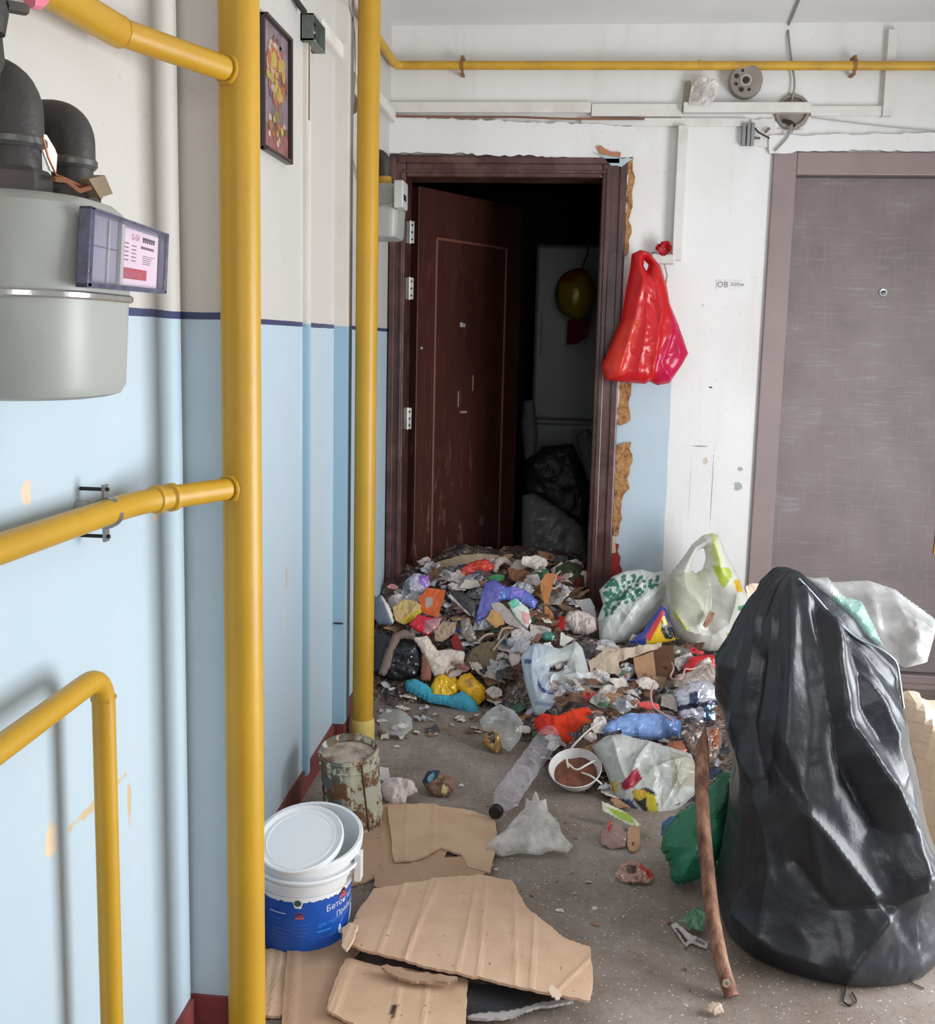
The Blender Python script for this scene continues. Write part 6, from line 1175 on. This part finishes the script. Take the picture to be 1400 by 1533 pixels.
for lb, px_ in (('small torn kraft scrap standing at the right corner of the largest cardboard sheet', [(824, 1470), (832, 1480), (842, 1490), (836, 1500), (828, 1496), (820, 1484)]), ('small torn kraft scrap curled under the rear edge of the largest cardboard sheet', [(612, 1322), (640, 1318), (656, 1314), (630, 1332), (618, 1334)])):
    sheet(lb, px_, 0.058 if 'right' in lb else 0.03, 0, [], (196, 176, 156), 63, th=0.004, jg=1, cr=0.008, name='cardboard_scrap', tiltv=(0.2, -0.5, 1))

# ------------------------------------------------------------------ inside the dark room
def rpt(x, y, Y): return on(x, y, 1, Y)
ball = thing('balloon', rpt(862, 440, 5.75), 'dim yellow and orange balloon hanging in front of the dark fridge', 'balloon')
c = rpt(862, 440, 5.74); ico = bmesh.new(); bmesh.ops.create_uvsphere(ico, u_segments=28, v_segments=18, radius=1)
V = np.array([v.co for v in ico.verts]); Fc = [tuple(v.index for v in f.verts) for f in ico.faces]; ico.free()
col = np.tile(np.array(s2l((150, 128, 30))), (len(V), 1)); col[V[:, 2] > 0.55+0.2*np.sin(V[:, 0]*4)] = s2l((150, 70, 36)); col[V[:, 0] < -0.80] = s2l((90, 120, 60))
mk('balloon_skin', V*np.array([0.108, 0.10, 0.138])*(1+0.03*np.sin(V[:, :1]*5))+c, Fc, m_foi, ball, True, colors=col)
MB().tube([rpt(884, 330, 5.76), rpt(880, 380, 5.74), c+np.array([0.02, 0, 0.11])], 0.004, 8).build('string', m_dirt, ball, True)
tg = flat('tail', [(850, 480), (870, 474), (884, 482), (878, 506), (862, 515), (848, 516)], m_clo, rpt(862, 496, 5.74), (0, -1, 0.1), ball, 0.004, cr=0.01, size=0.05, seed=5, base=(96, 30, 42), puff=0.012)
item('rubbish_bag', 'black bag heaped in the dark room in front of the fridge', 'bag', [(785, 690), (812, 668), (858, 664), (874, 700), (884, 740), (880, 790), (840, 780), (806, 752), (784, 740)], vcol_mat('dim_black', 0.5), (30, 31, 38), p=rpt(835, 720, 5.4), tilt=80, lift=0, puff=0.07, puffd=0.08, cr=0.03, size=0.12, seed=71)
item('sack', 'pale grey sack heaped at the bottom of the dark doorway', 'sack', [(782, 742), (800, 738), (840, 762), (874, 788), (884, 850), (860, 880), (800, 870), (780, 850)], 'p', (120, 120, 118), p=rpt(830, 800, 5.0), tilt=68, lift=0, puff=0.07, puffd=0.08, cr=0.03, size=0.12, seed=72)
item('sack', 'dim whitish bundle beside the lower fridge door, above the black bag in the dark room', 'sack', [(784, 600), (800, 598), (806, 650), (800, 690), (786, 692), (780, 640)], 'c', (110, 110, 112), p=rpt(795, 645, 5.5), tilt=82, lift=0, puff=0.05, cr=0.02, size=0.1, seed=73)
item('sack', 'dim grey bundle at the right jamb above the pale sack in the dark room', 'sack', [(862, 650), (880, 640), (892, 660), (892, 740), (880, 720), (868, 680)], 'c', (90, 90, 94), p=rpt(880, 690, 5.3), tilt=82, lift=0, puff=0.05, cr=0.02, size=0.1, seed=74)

# ------------------------------------------------------------------ the countless small scraps
def scrap_mesh(name, seed, cr, aspect, mt):
    r = random.Random(seed); n = r.choice((4, 4, 5, 6)); asp = aspect*r.uniform(.35, 1.15); ph = r.uniform(0, 6)
    pts = [(math.cos(ph+6.283*k/n+r.uniform(-.3, .3))*r.uniform(.75, 1.25), math.sin(ph+6.283*k/n+r.uniform(-.3, .3))*asp*r.uniform(.75, 1.25)) for k in range(n)]
    pts = jag(pts, 0.05, 0.3, seed)
    Q, d, cells, border = grid2d(pts, [], 0.17 if asp > .45 else 0.11); P3 = np.c_[Q, np.zeros(len(Q))]; h = cr*crum(P3, seed, 1.0, 4)
    off = 0.014; V = np.vstack([np.c_[Q, h+off], np.c_[Q, h-off]]); N_ = len(Q)
    Fc = list(cells)+[(c[3]+N_, c[2]+N_, c[1]+N_, c[0]+N_) for c in cells]+[(a, a+N_, b_+N_, b_) for a, b_ in border]
    me = bpy.data.meshes.new(name); me.from_pydata(V.tolist(), [], Fc); me.materials.append(mt); me.update(); return me
KINDS = [
    ('paper_scrap', 'crumpled off-white paper scrap', 'paper', [mat('scrap_white', (224, 214, 206), 0.8, dirt=(150, 124, 108), damt=0.4), mat('scrap_grey', (186, 180, 176), 0.8, dirt=(120, 104, 92))], 0.42, 0.8, 1.0),
    ('cardboard_scrap', 'torn brown cardboard scrap', 'cardboard', [mat('scrap_kraft', (156, 118, 90), 0.85, var=0.2), mat('scrap_brown', (108, 78, 60), 0.85, var=0.2)], 0.25, 0.6, 1.1),
    ('dark_film_scrap', 'dark glossy film scrap', 'plastic', [mat('scrap_dark', (46, 44, 48), 0.35), mat('scrap_dim', (78, 72, 72), 0.4)], 0.5, 0.8, 1.1),
    ('peel_scrap', 'brown peel or rind scrap', 'food waste', [mat('scrap_peel', (124, 78, 50), 0.7, var=0.3, vscale=20), mat('scrap_rind', (158, 122, 80), 0.7, var=0.3, vscale=20)], 0.6, 0.45, 0.75),
    ('grey_film_scrap', 'pale grey plastic film scrap', 'plastic', [mat('scrap_film', (176, 176, 180), 0.3)], 0.5, 0.8, 1.1),
    ('red_scrap', 'red or pink wrapper scrap', 'wrapper', [mat('scrap_red', (178, 44, 48), 0.45), mat('scrap_pink', (196, 136, 136), 0.5)], 0.45, 0.6, 0.8),
    ('blue_scrap', 'blue wrapper scrap', 'wrapper', [mat('scrap_blue', (76, 92, 156), 0.4), mat('scrap_slate', (96, 116, 140), 0.4)], 0.45, 0.7, 0.8),
    ('green_scrap', 'green wrapper scrap', 'wrapper', [mat('scrap_green', (70, 112, 84), 0.45)], 0.45, 0.7, 0.8)]
MESHES = {k[0]: [scrap_mesh(k[0], 200+i*13+j, k[4], k[5], k[3][j % len(k[3])]) for j in range(6)] for i, k in enumerate(KINDS)}
ZONES = [
    ('door', 'in the heap at the dark doorway', [(572, 905), (640, 850), (700, 838), (780, 850), (872, 845), (890, 930), (880, 960), (800, 960), (770, 1030), (720, 1040), (640, 1020), (572, 1010)], dict(paper_scrap=80, cardboard_scrap=64, dark_film_scrap=26, peel_scrap=30, grey_film_scrap=24, red_scrap=18, blue_scrap=10, green_scrap=8), 0.018, 0.058, 0.04),
    ('mid', 'in the lower heap before the black bag', [(720, 1040), (790, 1060), (880, 960), (1000, 970), (1070, 990), (1085, 1130), (1040, 1200), (960, 1235), (900, 1200), (830, 1170), (780, 1110)], dict(paper_scrap=52, cardboard_scrap=56, dark_film_scrap=26, peel_scrap=22, grey_film_scrap=20, red_scrap=12, blue_scrap=7, green_scrap=6), 0.016, 0.050, 0.03),
    ('edge', 'strewn at the front edge of the doorway heap', [(570, 1020), (610, 1045), (700, 1075), (770, 1060), (770, 1120), (700, 1100), (640, 1105), (570, 1110)], dict(paper_scrap=30, cardboard_scrap=18, dark_film_scrap=3, peel_scrap=8, red_scrap=3, grey_film_scrap=8), 0.012, 0.030, 0.006),
    ('floor', 'lying singly on the open dirty floor', [(580, 1110), (720, 1120), (730, 1200), (700, 1290), (880, 1400), (1040, 1500), (1040, 1440), (980, 1330), (880, 1230), (740, 1200), (600, 1200)], dict(paper_scrap=16, cardboard_scrap=14, peel_scrap=12, red_scrap=2), 0.006, 0.012, 0.002)]
sr_ = random.Random(99)
for zk, zl, poly, cnt, s0, s1, lift in ZONES:
    A = np.array(poly, float); (xa, ya), (xb, yb) = A.min(0), A.max(0)
    for kname, kl, kc, _, _, _, sc_ in KINDS:
        for i in range(cnt.get(kname, 0)):
            while True:
                x, y = sr_.uniform(xa, xb), sr_.uniform(ya, yb)
                if inside(np.array([[x, y]]), poly)[0] and not (sr_.random() < 0.85 and any(inside(np.array([[x, y-2.0]]), r_[3])[0] for r_ in IT)): break
            p = hit(x, y); s = sr_.uniform(s0, s1)*sc_; onf = p[2] < 0.012
            o = bpy.data.objects.new(kname, sr_.choice(MESHES[kname])); C.objects.link(o)
            tlx = sr_.uniform(0.1, 0.35) if onf else sr_.uniform(0.3, 1.35)
            o.rotation_euler = (tlx*(0.3 if onf else 1), sr_.uniform(-.5, .5)*(0.3 if onf else 1), sr_.uniform(-0.6, 0.6) if not onf else sr_.uniform(0, 6.28))
            o.rotation_mode = 'XYZ'; o.scale = (s, s, s)
            o.location = (p[0], p[1], p[2]+(s*0.30 if onf else sr_.uniform(0.2, 1)*lift+s*0.3))
            tag(o, 'small %s %s' % (kl, zl), kc, '%s pieces %s' % (kl, zl))
